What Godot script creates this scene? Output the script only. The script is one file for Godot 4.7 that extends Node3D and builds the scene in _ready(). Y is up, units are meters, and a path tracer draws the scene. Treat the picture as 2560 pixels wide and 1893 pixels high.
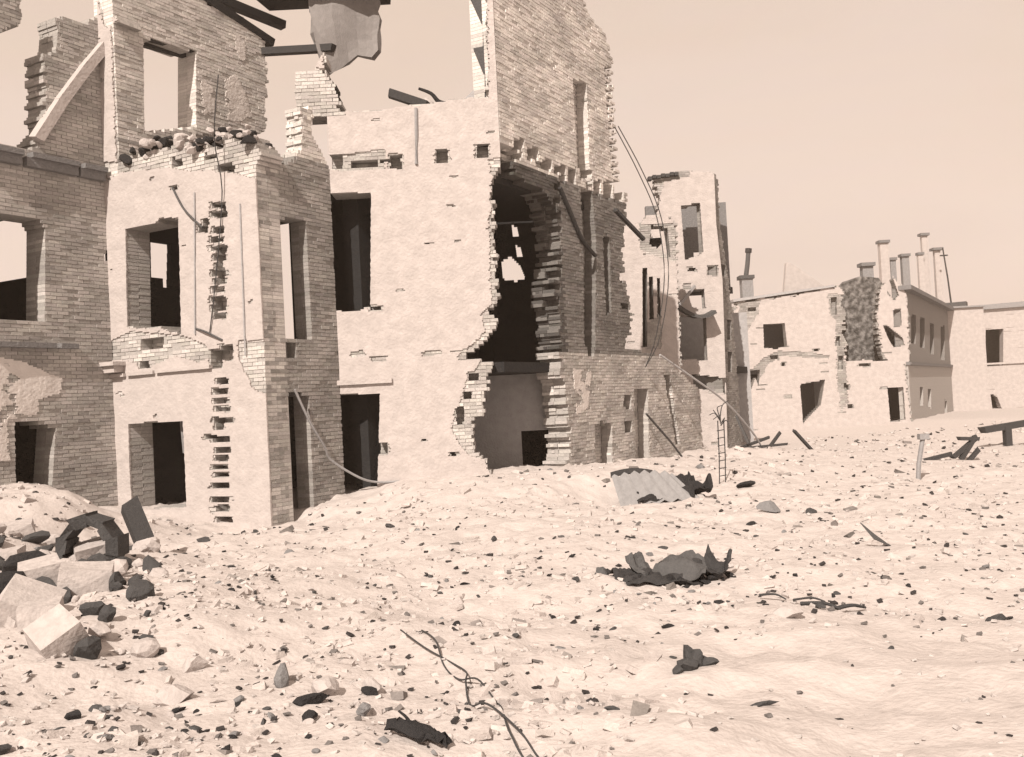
extends Node3D
# A bombed-out street: a stepped ruin of a three-storey brick building on the left,
# further ruins down the street on the right, and rubble over the whole foreground.

const WALLS := {
	"L1": {"o": Vector3(-8.36,0,-21.00), "e": Vector3(0.4938,0,-0.8696), "n": Vector3(0.8696,0,0.4938),
		"out": [[Vector2(-8,-0.6),Vector2(0,-0.6),Vector2(0,7.6),Vector2(0.1,10.59),Vector2(0.08,10.93),Vector2(-0.06,11.01),Vector2(-0.31,10.83),Vector2(-0.84,10.79),Vector2(-1.03,10.71),Vector2(-1.08,10),Vector2(-1.32,9.85),Vector2(-1.39,8.3),Vector2(-1.57,8.18),Vector2(-1.64,7.85),Vector2(-2.03,7.87),Vector2(-2.36,7.88),Vector2(-2.6,7.89),Vector2(-2.48,9.83),Vector2(-2.27,10.01),Vector2(-1.83,10.34),Vector2(-1.73,10.49),Vector2(-1.96,11.25),Vector2(-6,12),Vector2(-8,12)]],
		"hole": [[Vector2(-2.89,6.37),Vector2(-2.49,6.51),Vector2(-2.16,6.56),Vector2(-1.83,6.55),Vector2(-1.57,6.49),Vector2(-1.47,6.35),Vector2(-1.56,4.53),Vector2(-2.97,4.47)], [Vector2(-2.27,2.54),Vector2(-1.84,2.53),Vector2(-1.42,2.38),Vector2(-1.55,1.27),Vector2(-2.3,1.38)]],
		"pock": [[Vector2(-0.09,6.03),Vector2(0.04,6.05),Vector2(0.03,5.88),Vector2(-0.1,5.86)]],
		"bare": [],
		"coat": [[Vector2(-2.99,3.87),Vector2(-2.04,3.7),Vector2(-1.18,3.36),Vector2(-1.29,3.07),Vector2(-1.77,2.96),Vector2(-1.74,2.65),Vector2(-2.42,2.6),Vector2(-2.41,1.84),Vector2(-3.08,1.82)]],
	},
	"S1": {"o": Vector3(-8.36,0,-21.00), "e": Vector3(0.8693,0,0.4942), "n": Vector3(-0.4942,0,0.8693),
		"out": [[Vector2(0,-0.6),Vector2(4.27,-0.6),Vector2(4.27,7.2),Vector2(4.44,7.37),Vector2(4.1,7.77),Vector2(3.79,7.74),Vector2(3.26,7.88),Vector2(2.82,7.8),Vector2(2.49,7.97),Vector2(1.92,7.9),Vector2(1.46,7.98),Vector2(0.97,7.92),Vector2(0.62,7.9),Vector2(0.42,7.9),Vector2(0.42,11),Vector2(0.67,10.85),Vector2(0.29,10.75),Vector2(0.19,10.81),Vector2(0,11.6)]],
		"hole": [[Vector2(0.59,6.46),Vector2(1.54,6.46),Vector2(1.6,6.54),Vector2(2.15,6.47),Vector2(2.09,4.14),Vector2(1.8,4.19),Vector2(1.46,4.33),Vector2(1.17,4.32),Vector2(0.51,4.41)], [Vector2(0.42,2.4),Vector2(1.05,2.42),Vector2(2.03,2.4),Vector2(2.02,0.68),Vector2(1.14,0.64),Vector2(0.41,0.62)]],
		"pock": [[Vector2(3.07,6.65),Vector2(3.45,6.59),Vector2(3.44,6.46),Vector2(3.06,6.52)], [Vector2(3.03,6.49),Vector2(3.47,6.43),Vector2(3.46,6.29),Vector2(3.03,6.35)], [Vector2(3.08,6.17),Vector2(3.37,6.13),Vector2(3.36,6),Vector2(3.07,6.03)], [Vector2(3,5.99),Vector2(3.34,5.94),Vector2(3.33,5.81),Vector2(2.99,5.85)], [Vector2(2.98,5.82),Vector2(3.43,5.76),Vector2(3.42,5.63),Vector2(2.97,5.68)], [Vector2(3.06,5.63),Vector2(3.39,5.59),Vector2(3.38,5.46),Vector2(3.05,5.49)], [Vector2(3.09,5.47),Vector2(3.29,5.45),Vector2(3.29,5.32),Vector2(3.08,5.34)], [Vector2(2.98,5.34),Vector2(3.44,5.28),Vector2(3.44,5.15),Vector2(2.98,5.2)], [Vector2(3.03,5.17),Vector2(3.38,5.14),Vector2(3.37,5),Vector2(3.02,5.04)], [Vector2(2.97,5.01),Vector2(3.31,4.97),Vector2(3.3,4.84),Vector2(2.97,4.87)], [Vector2(2.93,4.82),Vector2(3.33,4.78),Vector2(3.32,4.65),Vector2(2.92,4.69)], [Vector2(2.94,4.65),Vector2(3.23,4.62),Vector2(3.22,4.49),Vector2(2.93,4.51)], [Vector2(3.01,4.49),Vector2(3.31,4.46),Vector2(3.3,4.33),Vector2(3,4.36)], [Vector2(2.99,3.21),Vector2(3.31,3.19),Vector2(3.31,3.07),Vector2(2.98,3.08)], [Vector2(2.88,3.02),Vector2(3.27,3),Vector2(3.26,2.87),Vector2(2.88,2.89)], [Vector2(2.88,2.83),Vector2(3.3,2.81),Vector2(3.29,2.69),Vector2(2.87,2.7)], [Vector2(2.94,2.67),Vector2(3.31,2.65),Vector2(3.3,2.53),Vector2(2.93,2.55)], [Vector2(2.8,2.09),Vector2(3.27,2.07),Vector2(3.26,1.95),Vector2(2.8,1.96)], [Vector2(2.89,1.87),Vector2(3.27,1.86),Vector2(3.27,1.74),Vector2(2.88,1.75)], [Vector2(2.86,1.7),Vector2(3.21,1.7),Vector2(3.2,1.57),Vector2(2.85,1.58)], [Vector2(2.78,1.53),Vector2(3.2,1.53),Vector2(3.19,1.4),Vector2(2.77,1.41)], [Vector2(2.82,1.37),Vector2(3.2,1.37),Vector2(3.19,1.25),Vector2(2.82,1.25)], [Vector2(2.75,1.18),Vector2(3.2,1.18),Vector2(3.19,1.05),Vector2(2.74,1.05)], [Vector2(2.72,0.91),Vector2(3.18,0.91),Vector2(3.18,0.78),Vector2(2.71,0.78)], [Vector2(2.81,0.73),Vector2(3.17,0.74),Vector2(3.16,0.61),Vector2(2.8,0.61)], [Vector2(2.83,0.52),Vector2(3.23,0.52),Vector2(3.23,0.4),Vector2(2.82,0.39)], [Vector2(2.81,6.36),Vector2(2.97,6.34),Vector2(2.96,6.22),Vector2(2.8,6.24)], [Vector2(2.69,6.27),Vector2(2.94,6.24),Vector2(2.93,6.07),Vector2(2.68,6.1)], [Vector2(3.19,5.8),Vector2(3.39,5.77),Vector2(3.38,5.56),Vector2(3.17,5.58)], [Vector2(3.07,4.77),Vector2(3.35,4.74),Vector2(3.33,4.49),Vector2(3.05,4.51)], [Vector2(2.87,3.79),Vector2(3.18,3.77),Vector2(3.15,3.38),Vector2(2.84,3.4)], [Vector2(3.15,3.86),Vector2(3.46,3.84),Vector2(3.44,3.51),Vector2(3.13,3.54)], [Vector2(2.87,2.45),Vector2(3.37,2.43),Vector2(3.37,2.31),Vector2(2.86,2.33)], [Vector2(2.92,2.33),Vector2(3.13,2.32),Vector2(3.12,2.19),Vector2(2.91,2.19)], [Vector2(2.63,2.12),Vector2(2.79,2.12),Vector2(2.79,2.02),Vector2(2.62,2.02)], [Vector2(0.88,4.15),Vector2(1.54,4.1),Vector2(1.53,3.89),Vector2(0.87,3.93)], [Vector2(0.83,3.66),Vector2(1.11,3.65),Vector2(1.1,3.51),Vector2(0.82,3.52)], [Vector2(1.99,7.15),Vector2(2.15,7.12),Vector2(2.14,7.03),Vector2(1.98,7.05)], [Vector2(0.01,7.95),Vector2(0.41,7.89),Vector2(0.39,7.6),Vector2(-0.01,7.66)], [Vector2(-0.28,4.24),Vector2(-0.06,4.22),Vector2(-0.07,4.1),Vector2(-0.28,4.12)], [Vector2(0.83,8.51),Vector2(1.48,8.39),Vector2(1.47,8.25),Vector2(0.82,8.36)], [Vector2(0.93,8.18),Vector2(1.35,8.1),Vector2(1.34,7.98),Vector2(0.92,8.05)], [Vector2(2.02,7.7),Vector2(2.31,7.65),Vector2(2.29,7.47),Vector2(2.01,7.52)], [Vector2(3.04,7.88),Vector2(3.43,7.82),Vector2(3.42,7.66),Vector2(3.03,7.73)], [Vector2(2.92,7.63),Vector2(3.24,7.57),Vector2(3.24,7.46),Vector2(2.91,7.51)], [Vector2(3.28,7.37),Vector2(3.74,7.3),Vector2(3.73,7.13),Vector2(3.27,7.2)]],
		"bare": [[Vector2(-0.01,7.66),Vector2(0.47,7.65),Vector2(1.07,7.59),Vector2(1.9,7.53),Vector2(2.57,7.34),Vector2(3.44,7.24),Vector2(3.85,7.08),Vector2(4.46,6.86),Vector2(4.92,7.93),Vector2(0.67,9.14),Vector2(0.59,7.9)], [Vector2(-0.25,3.78),Vector2(0.06,4.18),Vector2(0.63,4.32),Vector2(2.14,4.11),Vector2(2.74,3.88),Vector2(2.94,3.64),Vector2(2.55,3.55),Vector2(1.89,3.72),Vector2(1.18,3.56),Vector2(0.34,3.74)], [Vector2(3.65,3.9),Vector2(4.32,3.85),Vector2(4.31,2.83),Vector2(4.01,2.92),Vector2(3.63,3.52)]],
	},
	"L2": {"o": Vector3(-4.65,0,-18.90), "e": Vector3(0.4938,0,-0.8696), "n": Vector3(0.8696,0,0.4938),
		"out": [[Vector2(0,-0.6),Vector2(2.17,-0.6),Vector2(2.17,7.5),Vector2(1.7,8.18),Vector2(1.74,8.71),Vector2(1.36,8.62),Vector2(1.3,7.76),Vector2(1.08,7.49),Vector2(0.67,7.33),Vector2(0.3,7.19),Vector2(0,7.1)]],
		"hole": [[Vector2(0.36,6.24),Vector2(1.34,6.3),Vector2(1.36,3.89),Vector2(0.34,3.86)], [Vector2(0.55,2.8),Vector2(0.68,2.83),Vector2(1.19,2.8),Vector2(1.18,0.3),Vector2(0.46,0.32)]],
		"pock": [[Vector2(0.32,3.79),Vector2(0.88,3.8),Vector2(0.87,3.56),Vector2(0.3,3.56)], [Vector2(0.13,6.69),Vector2(0.32,6.72),Vector2(0.31,6.63),Vector2(0.12,6.6)], [Vector2(0.03,6.27),Vector2(0.28,6.31),Vector2(0.27,6.2),Vector2(0.02,6.16)], [Vector2(0.05,6.06),Vector2(0.24,6.09),Vector2(0.23,5.98),Vector2(0.04,5.95)], [Vector2(0.03,5.85),Vector2(0.26,5.87),Vector2(0.25,5.76),Vector2(0.03,5.74)], [Vector2(-0.02,5.62),Vector2(0.2,5.65),Vector2(0.2,5.54),Vector2(-0.03,5.52)], [Vector2(-0.02,5.41),Vector2(0.2,5.43),Vector2(0.19,5.33),Vector2(-0.02,5.3)], [Vector2(-0.07,5.19),Vector2(0.15,5.21),Vector2(0.15,5.11),Vector2(-0.08,5.09)], [Vector2(-0.09,4.98),Vector2(0.2,5),Vector2(0.2,4.9),Vector2(-0.09,4.87)], [Vector2(-0.06,4.77),Vector2(0.19,4.79),Vector2(0.18,4.68),Vector2(-0.06,4.66)], [Vector2(-0.06,4.56),Vector2(0.12,4.57),Vector2(0.11,4.46),Vector2(-0.07,4.45)], [Vector2(-0.1,4.34),Vector2(0.1,4.35),Vector2(0.09,4.25),Vector2(-0.1,4.24)], [Vector2(-0.08,4.13),Vector2(0.1,4.14),Vector2(0.1,4.03),Vector2(-0.08,4.03)]],
		"bare": [],
	},
	"S2": {"o": Vector3(-3.58,0,-20.80), "e": Vector3(1.0000,0,0.0000), "n": Vector3(-0.0000,0,1.0000),
		"out": [[Vector2(0,-0.6),Vector2(3.15,-0.6),Vector2(3.04,0.95),Vector2(2.94,1.28),Vector2(2.7,1.56),Vector2(2.76,2.16),Vector2(2.94,2.22),Vector2(3.01,2.59),Vector2(3.12,3.02),Vector2(3.18,3.29),Vector2(2.61,3.42),Vector2(2.91,3.65),Vector2(3.16,3.85),Vector2(3.41,4.2),Vector2(3.1,4.35),Vector2(3.38,4.54),Vector2(3.37,5.28),Vector2(3.38,6.2),Vector2(3.37,6.99),Vector2(3.43,7.18),Vector2(3.56,7.38),Vector2(3.58,7.3),Vector2(3.6,11.9),Vector2(3.49,11.58),Vector2(3.46,10.9),Vector2(3.38,8.82),Vector2(3.05,8.84),Vector2(2.63,8.82),Vector2(2.04,8.75),Vector2(1.53,8.73),Vector2(1.11,8.68),Vector2(0.69,8.66),Vector2(0.28,8.74),Vector2(0.18,8.8),Vector2(0.29,8.95),Vector2(0.27,9.08),Vector2(0.17,9.27),Vector2(0.06,9.51),Vector2(-0.1,9.63),Vector2(-0.25,9.57),Vector2(0,10)], [Vector2(-0.62,9.61),Vector2(-0.1,9.63),Vector2(0.06,9.51),Vector2(0.17,9.27),Vector2(0.27,9.08),Vector2(0.29,8.95),Vector2(0.17,8.62),Vector2(-0.61,8.66),Vector2(-0.67,9.17)]],
		"hole": [[Vector2(-0.2,7.01),Vector2(0.84,6.96),Vector2(0.71,4.59),Vector2(0.49,4.51),Vector2(0.24,4.49),Vector2(-0.24,4.6)], [Vector2(-0.11,2.79),Vector2(0.82,2.76),Vector2(0.67,0.76),Vector2(-0.15,0.64)]],
		"pock": [[Vector2(-0.02,7.81),Vector2(0.28,7.79),Vector2(0.27,7.48),Vector2(-0.04,7.5)], [Vector2(1.28,7.76),Vector2(1.52,7.75),Vector2(1.5,7.42),Vector2(1.26,7.44)], [Vector2(2.25,7.8),Vector2(2.48,7.78),Vector2(2.47,7.5),Vector2(2.24,7.51)], [Vector2(3.11,7.86),Vector2(3.33,7.85),Vector2(3.32,7.56),Vector2(3.09,7.57)], [Vector2(0.46,7.67),Vector2(1.01,7.64),Vector2(1,7.49),Vector2(0.45,7.52)], [Vector2(1.06,7.67),Vector2(1.25,7.66),Vector2(1.24,7.6),Vector2(1.06,7.61)], [Vector2(0.75,1.73),Vector2(0.92,1.72),Vector2(0.91,1.47),Vector2(0.74,1.48)], [Vector2(0.71,4.61),Vector2(0.93,4.6),Vector2(0.92,4.47),Vector2(0.71,4.48)], [Vector2(2.57,2.7),Vector2(2.72,2.69),Vector2(2.71,2.53),Vector2(2.56,2.53)], [Vector2(2.69,3.11),Vector2(2.89,3.1),Vector2(2.88,2.93),Vector2(2.68,2.94)], [Vector2(2.39,2.38),Vector2(2.55,2.37),Vector2(2.53,2.04),Vector2(2.37,2.04)], [Vector2(2.69,1.82),Vector2(2.81,1.81),Vector2(2.8,1.71),Vector2(2.68,1.71)], [Vector2(2.22,1.47),Vector2(2.34,1.46),Vector2(2.33,1.38),Vector2(2.22,1.39)], [Vector2(2.46,6.62),Vector2(2.54,6.61),Vector2(2.54,6.56),Vector2(2.46,6.57)], [Vector2(1.94,5.86),Vector2(2.03,5.86),Vector2(2.02,5.81),Vector2(1.94,5.81)], [Vector2(1.3,4.91),Vector2(1.39,4.91),Vector2(1.38,4.86),Vector2(1.3,4.86)], [Vector2(2.56,5.87),Vector2(2.61,5.87),Vector2(2.61,5.82),Vector2(2.56,5.82)], [Vector2(3.37,8.13),Vector2(3.46,8.13),Vector2(3.46,8.08),Vector2(3.37,8.08)], [Vector2(1.66,1.77),Vector2(1.72,1.77),Vector2(1.72,1.72),Vector2(1.65,1.72)], [Vector2(0.98,8.51),Vector2(1.06,8.51),Vector2(1.06,8.46),Vector2(0.98,8.46)]],
		"bare": [[Vector2(3.36,7.52),Vector2(4,7.65),Vector2(3.62,6.92),Vector2(3.45,6.92)], [Vector2(3.07,3.47),Vector2(2.8,3.11),Vector2(2.62,2.86),Vector2(2.52,2.54),Vector2(2.38,2.21),Vector2(2.28,1.97),Vector2(2.43,1.63),Vector2(2.67,1.36),Vector2(3.08,1.26),Vector2(3.43,3.32)], [Vector2(3.47,7.18),Vector2(3.29,6.18),Vector2(3.25,4.5),Vector2(3.03,4.33),Vector2(3.09,3.92),Vector2(2.87,3.73),Vector2(2.53,3.49),Vector2(2.52,3.37),Vector2(3.77,3.3),Vector2(3.97,7.15)], [Vector2(-0.35,7.5),Vector2(0.38,7.44),Vector2(1.13,7.43),Vector2(1.16,7.87),Vector2(0.4,7.8),Vector2(-0.33,7.8)], [Vector2(-0.65,9.67),Vector2(0.4,9.62),Vector2(0.35,8.61),Vector2(-0.69,8.66)], [Vector2(0.28,3.65),Vector2(0.49,3.68),Vector2(0.57,3.56),Vector2(0.32,3.54)], [Vector2(0.65,3.53),Vector2(0.98,3.53),Vector2(0.98,3.43),Vector2(0.73,3.42)], [Vector2(1.74,3.58),Vector2(2.11,3.61),Vector2(2.15,3.52),Vector2(1.77,3.47)], [Vector2(2.28,3.57),Vector2(2.7,3.59),Vector2(2.69,3.51)], [Vector2(2.51,7.24),Vector2(2.63,7.24),Vector2(2.61,7.18),Vector2(2.51,7.19)]],
	},
	"L3": {"o": Vector3(0.02,0,-20.80), "e": Vector3(0.4938,0,-0.8696), "n": Vector3(0.8696,0,0.4938),
		"out": [[Vector2(0.62,7.9),Vector2(0,7.9),Vector2(0,12),Vector2(4.57,13),Vector2(4.64,12.21),Vector2(5.04,12.04),Vector2(5.65,12.02),Vector2(5.98,11.69),Vector2(6.18,11.22),Vector2(6.18,10.26),Vector2(6.19,9.41),Vector2(6.22,8.67),Vector2(6.32,8.05),Vector2(6.71,7.8),Vector2(6.44,7.01),Vector2(6.19,6.34),Vector2(6.31,5.5),Vector2(6.52,4.67),Vector2(6.44,4.13),Vector2(5.93,3.72),Vector2(7.01,3.64),Vector2(8.71,3.51),Vector2(10.01,3.08),Vector2(11.62,2.53),Vector2(11.62,0.98),Vector2(11.9,-0.6),Vector2(1.15,-0.6),Vector2(2.07,0.76),Vector2(2.36,1.17),Vector2(2.53,1.78),Vector2(2.46,2.37),Vector2(2.19,3.16),Vector2(2.32,3.91),Vector2(2.18,4.43),Vector2(2.1,4.98),Vector2(2.52,5.56),Vector2(2.39,6.57),Vector2(2.1,7.12),Vector2(1.3,7.2),Vector2(0.59,7.27)]],
		"hole": [],
		"pock": [[Vector2(2.43,7.43),Vector2(2.72,7.48),Vector2(2.7,7.31),Vector2(2.41,7.26)], [Vector2(2.29,7.08),Vector2(2.68,7.14),Vector2(2.66,6.97),Vector2(2.27,6.91)], [Vector2(2.33,6.75),Vector2(2.7,6.81),Vector2(2.68,6.63),Vector2(2.31,6.58)], [Vector2(2.27,6.41),Vector2(2.66,6.46),Vector2(2.64,6.29),Vector2(2.25,6.24)], [Vector2(2.29,6.08),Vector2(2.54,6.11),Vector2(2.52,5.94),Vector2(2.27,5.92)], [Vector2(2.19,5.74),Vector2(2.48,5.77),Vector2(2.46,5.6),Vector2(2.17,5.58)], [Vector2(2.06,5.4),Vector2(2.54,5.44),Vector2(2.52,5.28),Vector2(2.04,5.23)], [Vector2(2.08,5.07),Vector2(2.44,5.1),Vector2(2.42,4.94),Vector2(2.06,4.91)], [Vector2(2.04,4.74),Vector2(2.36,4.77),Vector2(2.34,4.6),Vector2(2.02,4.58)], [Vector2(2.04,4.42),Vector2(2.34,4.43),Vector2(2.32,4.27),Vector2(2.02,4.25)], [Vector2(5.66,11),Vector2(6.27,11.17),Vector2(6.26,11.06),Vector2(5.65,10.89)], [Vector2(5.66,10.8),Vector2(6.3,10.97),Vector2(6.28,10.86),Vector2(5.65,10.7)], [Vector2(5.66,10.6),Vector2(6.32,10.78),Vector2(6.31,10.66),Vector2(5.65,10.5)], [Vector2(5.69,10.41),Vector2(6.35,10.58),Vector2(6.34,10.47),Vector2(5.67,10.3)], [Vector2(5.68,10.21),Vector2(6.38,10.38),Vector2(6.36,10.27),Vector2(5.67,10.11)], [Vector2(5.68,10.01),Vector2(6.4,10.18),Vector2(6.39,10.07),Vector2(5.67,9.91)], [Vector2(5.71,9.82),Vector2(6.43,9.99),Vector2(6.41,9.88),Vector2(5.69,9.71)], [Vector2(5.71,9.62),Vector2(6.48,9.79),Vector2(6.47,9.68),Vector2(5.69,9.51)], [Vector2(5.73,9.43),Vector2(6.51,9.6),Vector2(6.49,9.49),Vector2(5.72,9.32)], [Vector2(5.73,9.23),Vector2(6.53,9.4),Vector2(6.52,9.29),Vector2(5.72,9.12)], [Vector2(5.73,9.03),Vector2(6.56,9.2),Vector2(6.54,9.09),Vector2(5.71,8.92)], [Vector2(5.75,8.84),Vector2(6.58,9),Vector2(6.57,8.89),Vector2(5.74,8.73)], [Vector2(5.75,8.64),Vector2(6.61,8.8),Vector2(6.6,8.69),Vector2(5.74,8.53)], [Vector2(5.75,8.44),Vector2(6.64,8.6),Vector2(6.62,8.49),Vector2(5.74,8.33)], [Vector2(5.78,8.24),Vector2(6.66,8.4),Vector2(6.65,8.29),Vector2(5.76,8.14)], [Vector2(5.77,8.05),Vector2(6.69,8.2),Vector2(6.67,8.09),Vector2(5.76,7.94)], [Vector2(3.71,10.19),Vector2(4.49,10.3),Vector2(4.39,8.08),Vector2(3.7,7.99)], [Vector2(3.82,7.54),Vector2(4.47,7.56),Vector2(4.55,6.36),Vector2(4.16,3.7),Vector2(3.56,3.66),Vector2(3.8,6.27)], [Vector2(5,6.51),Vector2(5.39,6.52),Vector2(5.23,4.55),Vector2(4.93,4.53)], [Vector2(3.89,1.79),Vector2(4.31,1.85),Vector2(4.9,1.75),Vector2(4.78,0.48),Vector2(3.8,0.56)], [Vector2(6.44,2.6),Vector2(7.4,2.64),Vector2(7.19,0.26),Vector2(6.31,0.34)], [Vector2(8.69,3.02),Vector2(9.14,3.02),Vector2(9.67,1),Vector2(9.34,1)], [Vector2(0.57,8.08),Vector2(1.05,8.18),Vector2(1.02,7.93),Vector2(0.55,7.83)], [Vector2(0.61,7.79),Vector2(0.98,7.87),Vector2(0.96,7.7),Vector2(0.6,7.64)], [Vector2(1.17,8.01),Vector2(1.71,8.12),Vector2(1.67,7.82),Vector2(1.14,7.72)], [Vector2(1.87,7.88),Vector2(2.35,7.97),Vector2(2.32,7.7),Vector2(1.84,7.62)], [Vector2(2.46,7.86),Vector2(3.05,7.96),Vector2(3.03,7.75),Vector2(2.44,7.65)], [Vector2(3.17,7.91),Vector2(3.61,7.99),Vector2(3.57,7.61),Vector2(3.13,7.54)], [Vector2(3.83,7.99),Vector2(4.54,8.12),Vector2(4.5,7.87),Vector2(3.8,7.75)], [Vector2(4.6,7.87),Vector2(5.04,7.94),Vector2(4.99,7.55),Vector2(4.55,7.48)], [Vector2(5.19,7.95),Vector2(5.8,8.05),Vector2(5.73,7.56),Vector2(5.12,7.47)], [Vector2(5.89,7.98),Vector2(6.54,8.09),Vector2(6.47,7.63),Vector2(5.83,7.53)], [Vector2(1.56,7.78),Vector2(1.87,7.84),Vector2(1.85,7.67),Vector2(1.54,7.62)], [Vector2(2.68,7.67),Vector2(3.07,7.74),Vector2(3.04,7.55),Vector2(2.66,7.48)], [Vector2(4.17,7.79),Vector2(4.55,7.86),Vector2(4.52,7.65),Vector2(4.15,7.59)], [Vector2(2.19,6.89),Vector2(2.47,6.93),Vector2(2.45,6.76),Vector2(2.17,6.72)], [Vector2(5.94,5.68),Vector2(6.42,5.73),Vector2(6.39,5.46),Vector2(5.91,5.42)], [Vector2(5.9,4.84),Vector2(6.41,4.88),Vector2(6.39,4.72),Vector2(5.88,4.69)], [Vector2(3.74,3.65),Vector2(4.1,3.66),Vector2(4.08,3.46),Vector2(3.71,3.46)], [Vector2(5.76,2.45),Vector2(6.23,2.44),Vector2(6.19,2.13),Vector2(5.71,2.14)], [Vector2(5.72,1.84),Vector2(6.19,1.82),Vector2(6.15,1.5),Vector2(5.68,1.53)], [Vector2(1.91,2.81),Vector2(2.19,2.81),Vector2(2.18,2.7),Vector2(1.9,2.71)], [Vector2(2.04,2.25),Vector2(2.49,2.24),Vector2(2.47,2.11),Vector2(2.03,2.13)], [Vector2(1.95,1.99),Vector2(2.25,1.97),Vector2(2.24,1.87),Vector2(1.94,1.88)]],
		"bare": [],
		"coat": [[Vector2(2.81,3.16),Vector2(3.89,3.07),Vector2(3.56,2.21),Vector2(2.88,2.04)]],
	},
	"W3": {"o": Vector3(-7.97,0,-20.78), "e": Vector3(0.4938,0,-0.8696), "n": Vector3(0.8696,0,0.4938),
		"out": [[Vector2(0,7.2),Vector2(0.3,7.2),Vector2(2.03,8.85),Vector2(3.03,9.16),Vector2(4.44,9.46),Vector2(4.63,11.72),Vector2(4.26,12.01),Vector2(3.73,12.14),Vector2(3.21,12.15),Vector2(2.7,12.1),Vector2(2.11,12.37),Vector2(0,12)]],
		"hole": [[Vector2(0.79,10.75),Vector2(2.26,10.85),Vector2(2.16,9.08),Vector2(0.7,8.66)]],
		"pock": [],
		"bare": [],
		"coat": [[Vector2(3.5,11.63),Vector2(3.97,11.7),Vector2(3.82,11.09),Vector2(3.66,10.99),Vector2(3.52,11.3)], [Vector2(3.1,10.41),Vector2(3.5,10.66),Vector2(3.77,10.29),Vector2(4.01,9.76),Vector2(3.56,9.51),Vector2(3.12,9.46)], [Vector2(2.35,10.22),Vector2(2.71,10.17),Vector2(2.8,9.58),Vector2(2.36,9.39)]],
	},
	"S3": {"o": Vector3(2.60,0,-33.00), "e": Vector3(1.0000,0,0.0000), "n": Vector3(-0.0000,0,1.0000),
		"out": [[Vector2(-0.6,-0.6),Vector2(2.9,-0.6),Vector2(3.09,8.07),Vector2(2.82,8.35),Vector2(2.45,8.37),Vector2(2.19,8.45),Vector2(1.91,8.2),Vector2(1.77,8.14),Vector2(1.37,8.09)]],
		"hole": [[Vector2(2.27,8.08),Vector2(2.8,7.95),Vector2(2.85,6.95),Vector2(2.58,7.23),Vector2(2.18,7.42)], [Vector2(1.9,6.67),Vector2(2.06,6.66),Vector2(1.91,4.04),Vector2(1.76,4.05)], [Vector2(2.1,6.39),Vector2(2.23,6.38),Vector2(2.18,4.93),Vector2(2.04,4.93)], [Vector2(2.36,6.31),Vector2(2.46,6.3),Vector2(2.42,5.04),Vector2(2.31,5.05)]],
		"pock": [],
		"bare": [[Vector2(1.9,8.13),Vector2(3.09,8.07),Vector2(3.02,6.81),Vector2(2.37,7.04),Vector2(1.86,7.27)], [Vector2(1.92,4.81),Vector2(2.39,5.05),Vector2(2.36,3.99),Vector2(1.87,3.88)]],
	},
	"TF": {"o": Vector3(4.60,0,-36.00), "e": Vector3(1.0000,0,0.0000), "n": Vector3(-0.0000,0,1.0000),
		"out": [[Vector2(-0.2,-0.6),Vector2(2.96,-0.6),Vector2(3.07,2.43),Vector2(3.17,6.47),Vector2(3.06,8.51),Vector2(3.09,10.33),Vector2(2.88,10.44),Vector2(2.47,10.42),Vector2(2.16,10.53),Vector2(1.72,10.47),Vector2(0.99,10.36),Vector2(0.96,9.93),Vector2(1.08,9.48),Vector2(0.91,8.91),Vector2(0.6,8.64),Vector2(0.83,7.46),Vector2(0.84,5.14),Vector2(-0.2,3)]],
		"hole": [[Vector2(1.82,9.24),Vector2(2.52,9.29),Vector2(2.54,7.52),Vector2(2.34,7.38),Vector2(1.86,7.26)], [Vector2(1.88,6.13),Vector2(2.49,6.19),Vector2(2.5,5.46),Vector2(2.02,5.52)], [Vector2(1.4,5.26),Vector2(2.5,5.2),Vector2(2.46,3.61),Vector2(1.39,3.67)], [Vector2(1.88,3.14),Vector2(3.05,2.93),Vector2(3.02,2.36),Vector2(1.92,2.63)]],
		"pock": [[Vector2(2.68,7),Vector2(3,6.99),Vector2(2.98,6.62),Vector2(2.66,6.64)], [Vector2(1.96,7),Vector2(2.22,6.98),Vector2(2.21,6.81),Vector2(1.95,6.82)], [Vector2(1.16,7.04),Vector2(1.32,7.03),Vector2(1.3,6.71),Vector2(1.15,6.72)]],
		"bare": [[Vector2(0.93,10.42),Vector2(2.16,10.59),Vector2(2.22,10.3),Vector2(1.26,10.13),Vector2(1.01,9.49)]],
	},
	"TS": {"o": Vector3(7.56,0,-36.00), "e": Vector3(0.4938,0,-0.8696), "n": Vector3(0.8696,0,0.4938),
		"out": [[Vector2(0,-0.6),Vector2(1.95,-0.6),Vector2(1.88,3.61),Vector2(1.46,6.6),Vector2(1.28,7.18),Vector2(0.79,8.62),Vector2(0.85,10.26),Vector2(0.47,10.46),Vector2(0,9.9)]],
		"hole": [],
		"pock": [[Vector2(0.51,7.11),Vector2(1.18,7.17),Vector2(1.1,6.72),Vector2(0.43,6.66)], [Vector2(0.98,5.08),Vector2(1.47,5.1),Vector2(1.33,4.35),Vector2(0.84,4.33)], [Vector2(0.86,3.89),Vector2(1.34,3.9),Vector2(1.2,3.16),Vector2(0.72,3.15)]],
		"bare": [],
	},
	"BF": {"o": Vector3(13.00,0,-56.00), "e": Vector3(1.0000,0,0.0000), "n": Vector3(-0.0000,0,1.0000),
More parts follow.
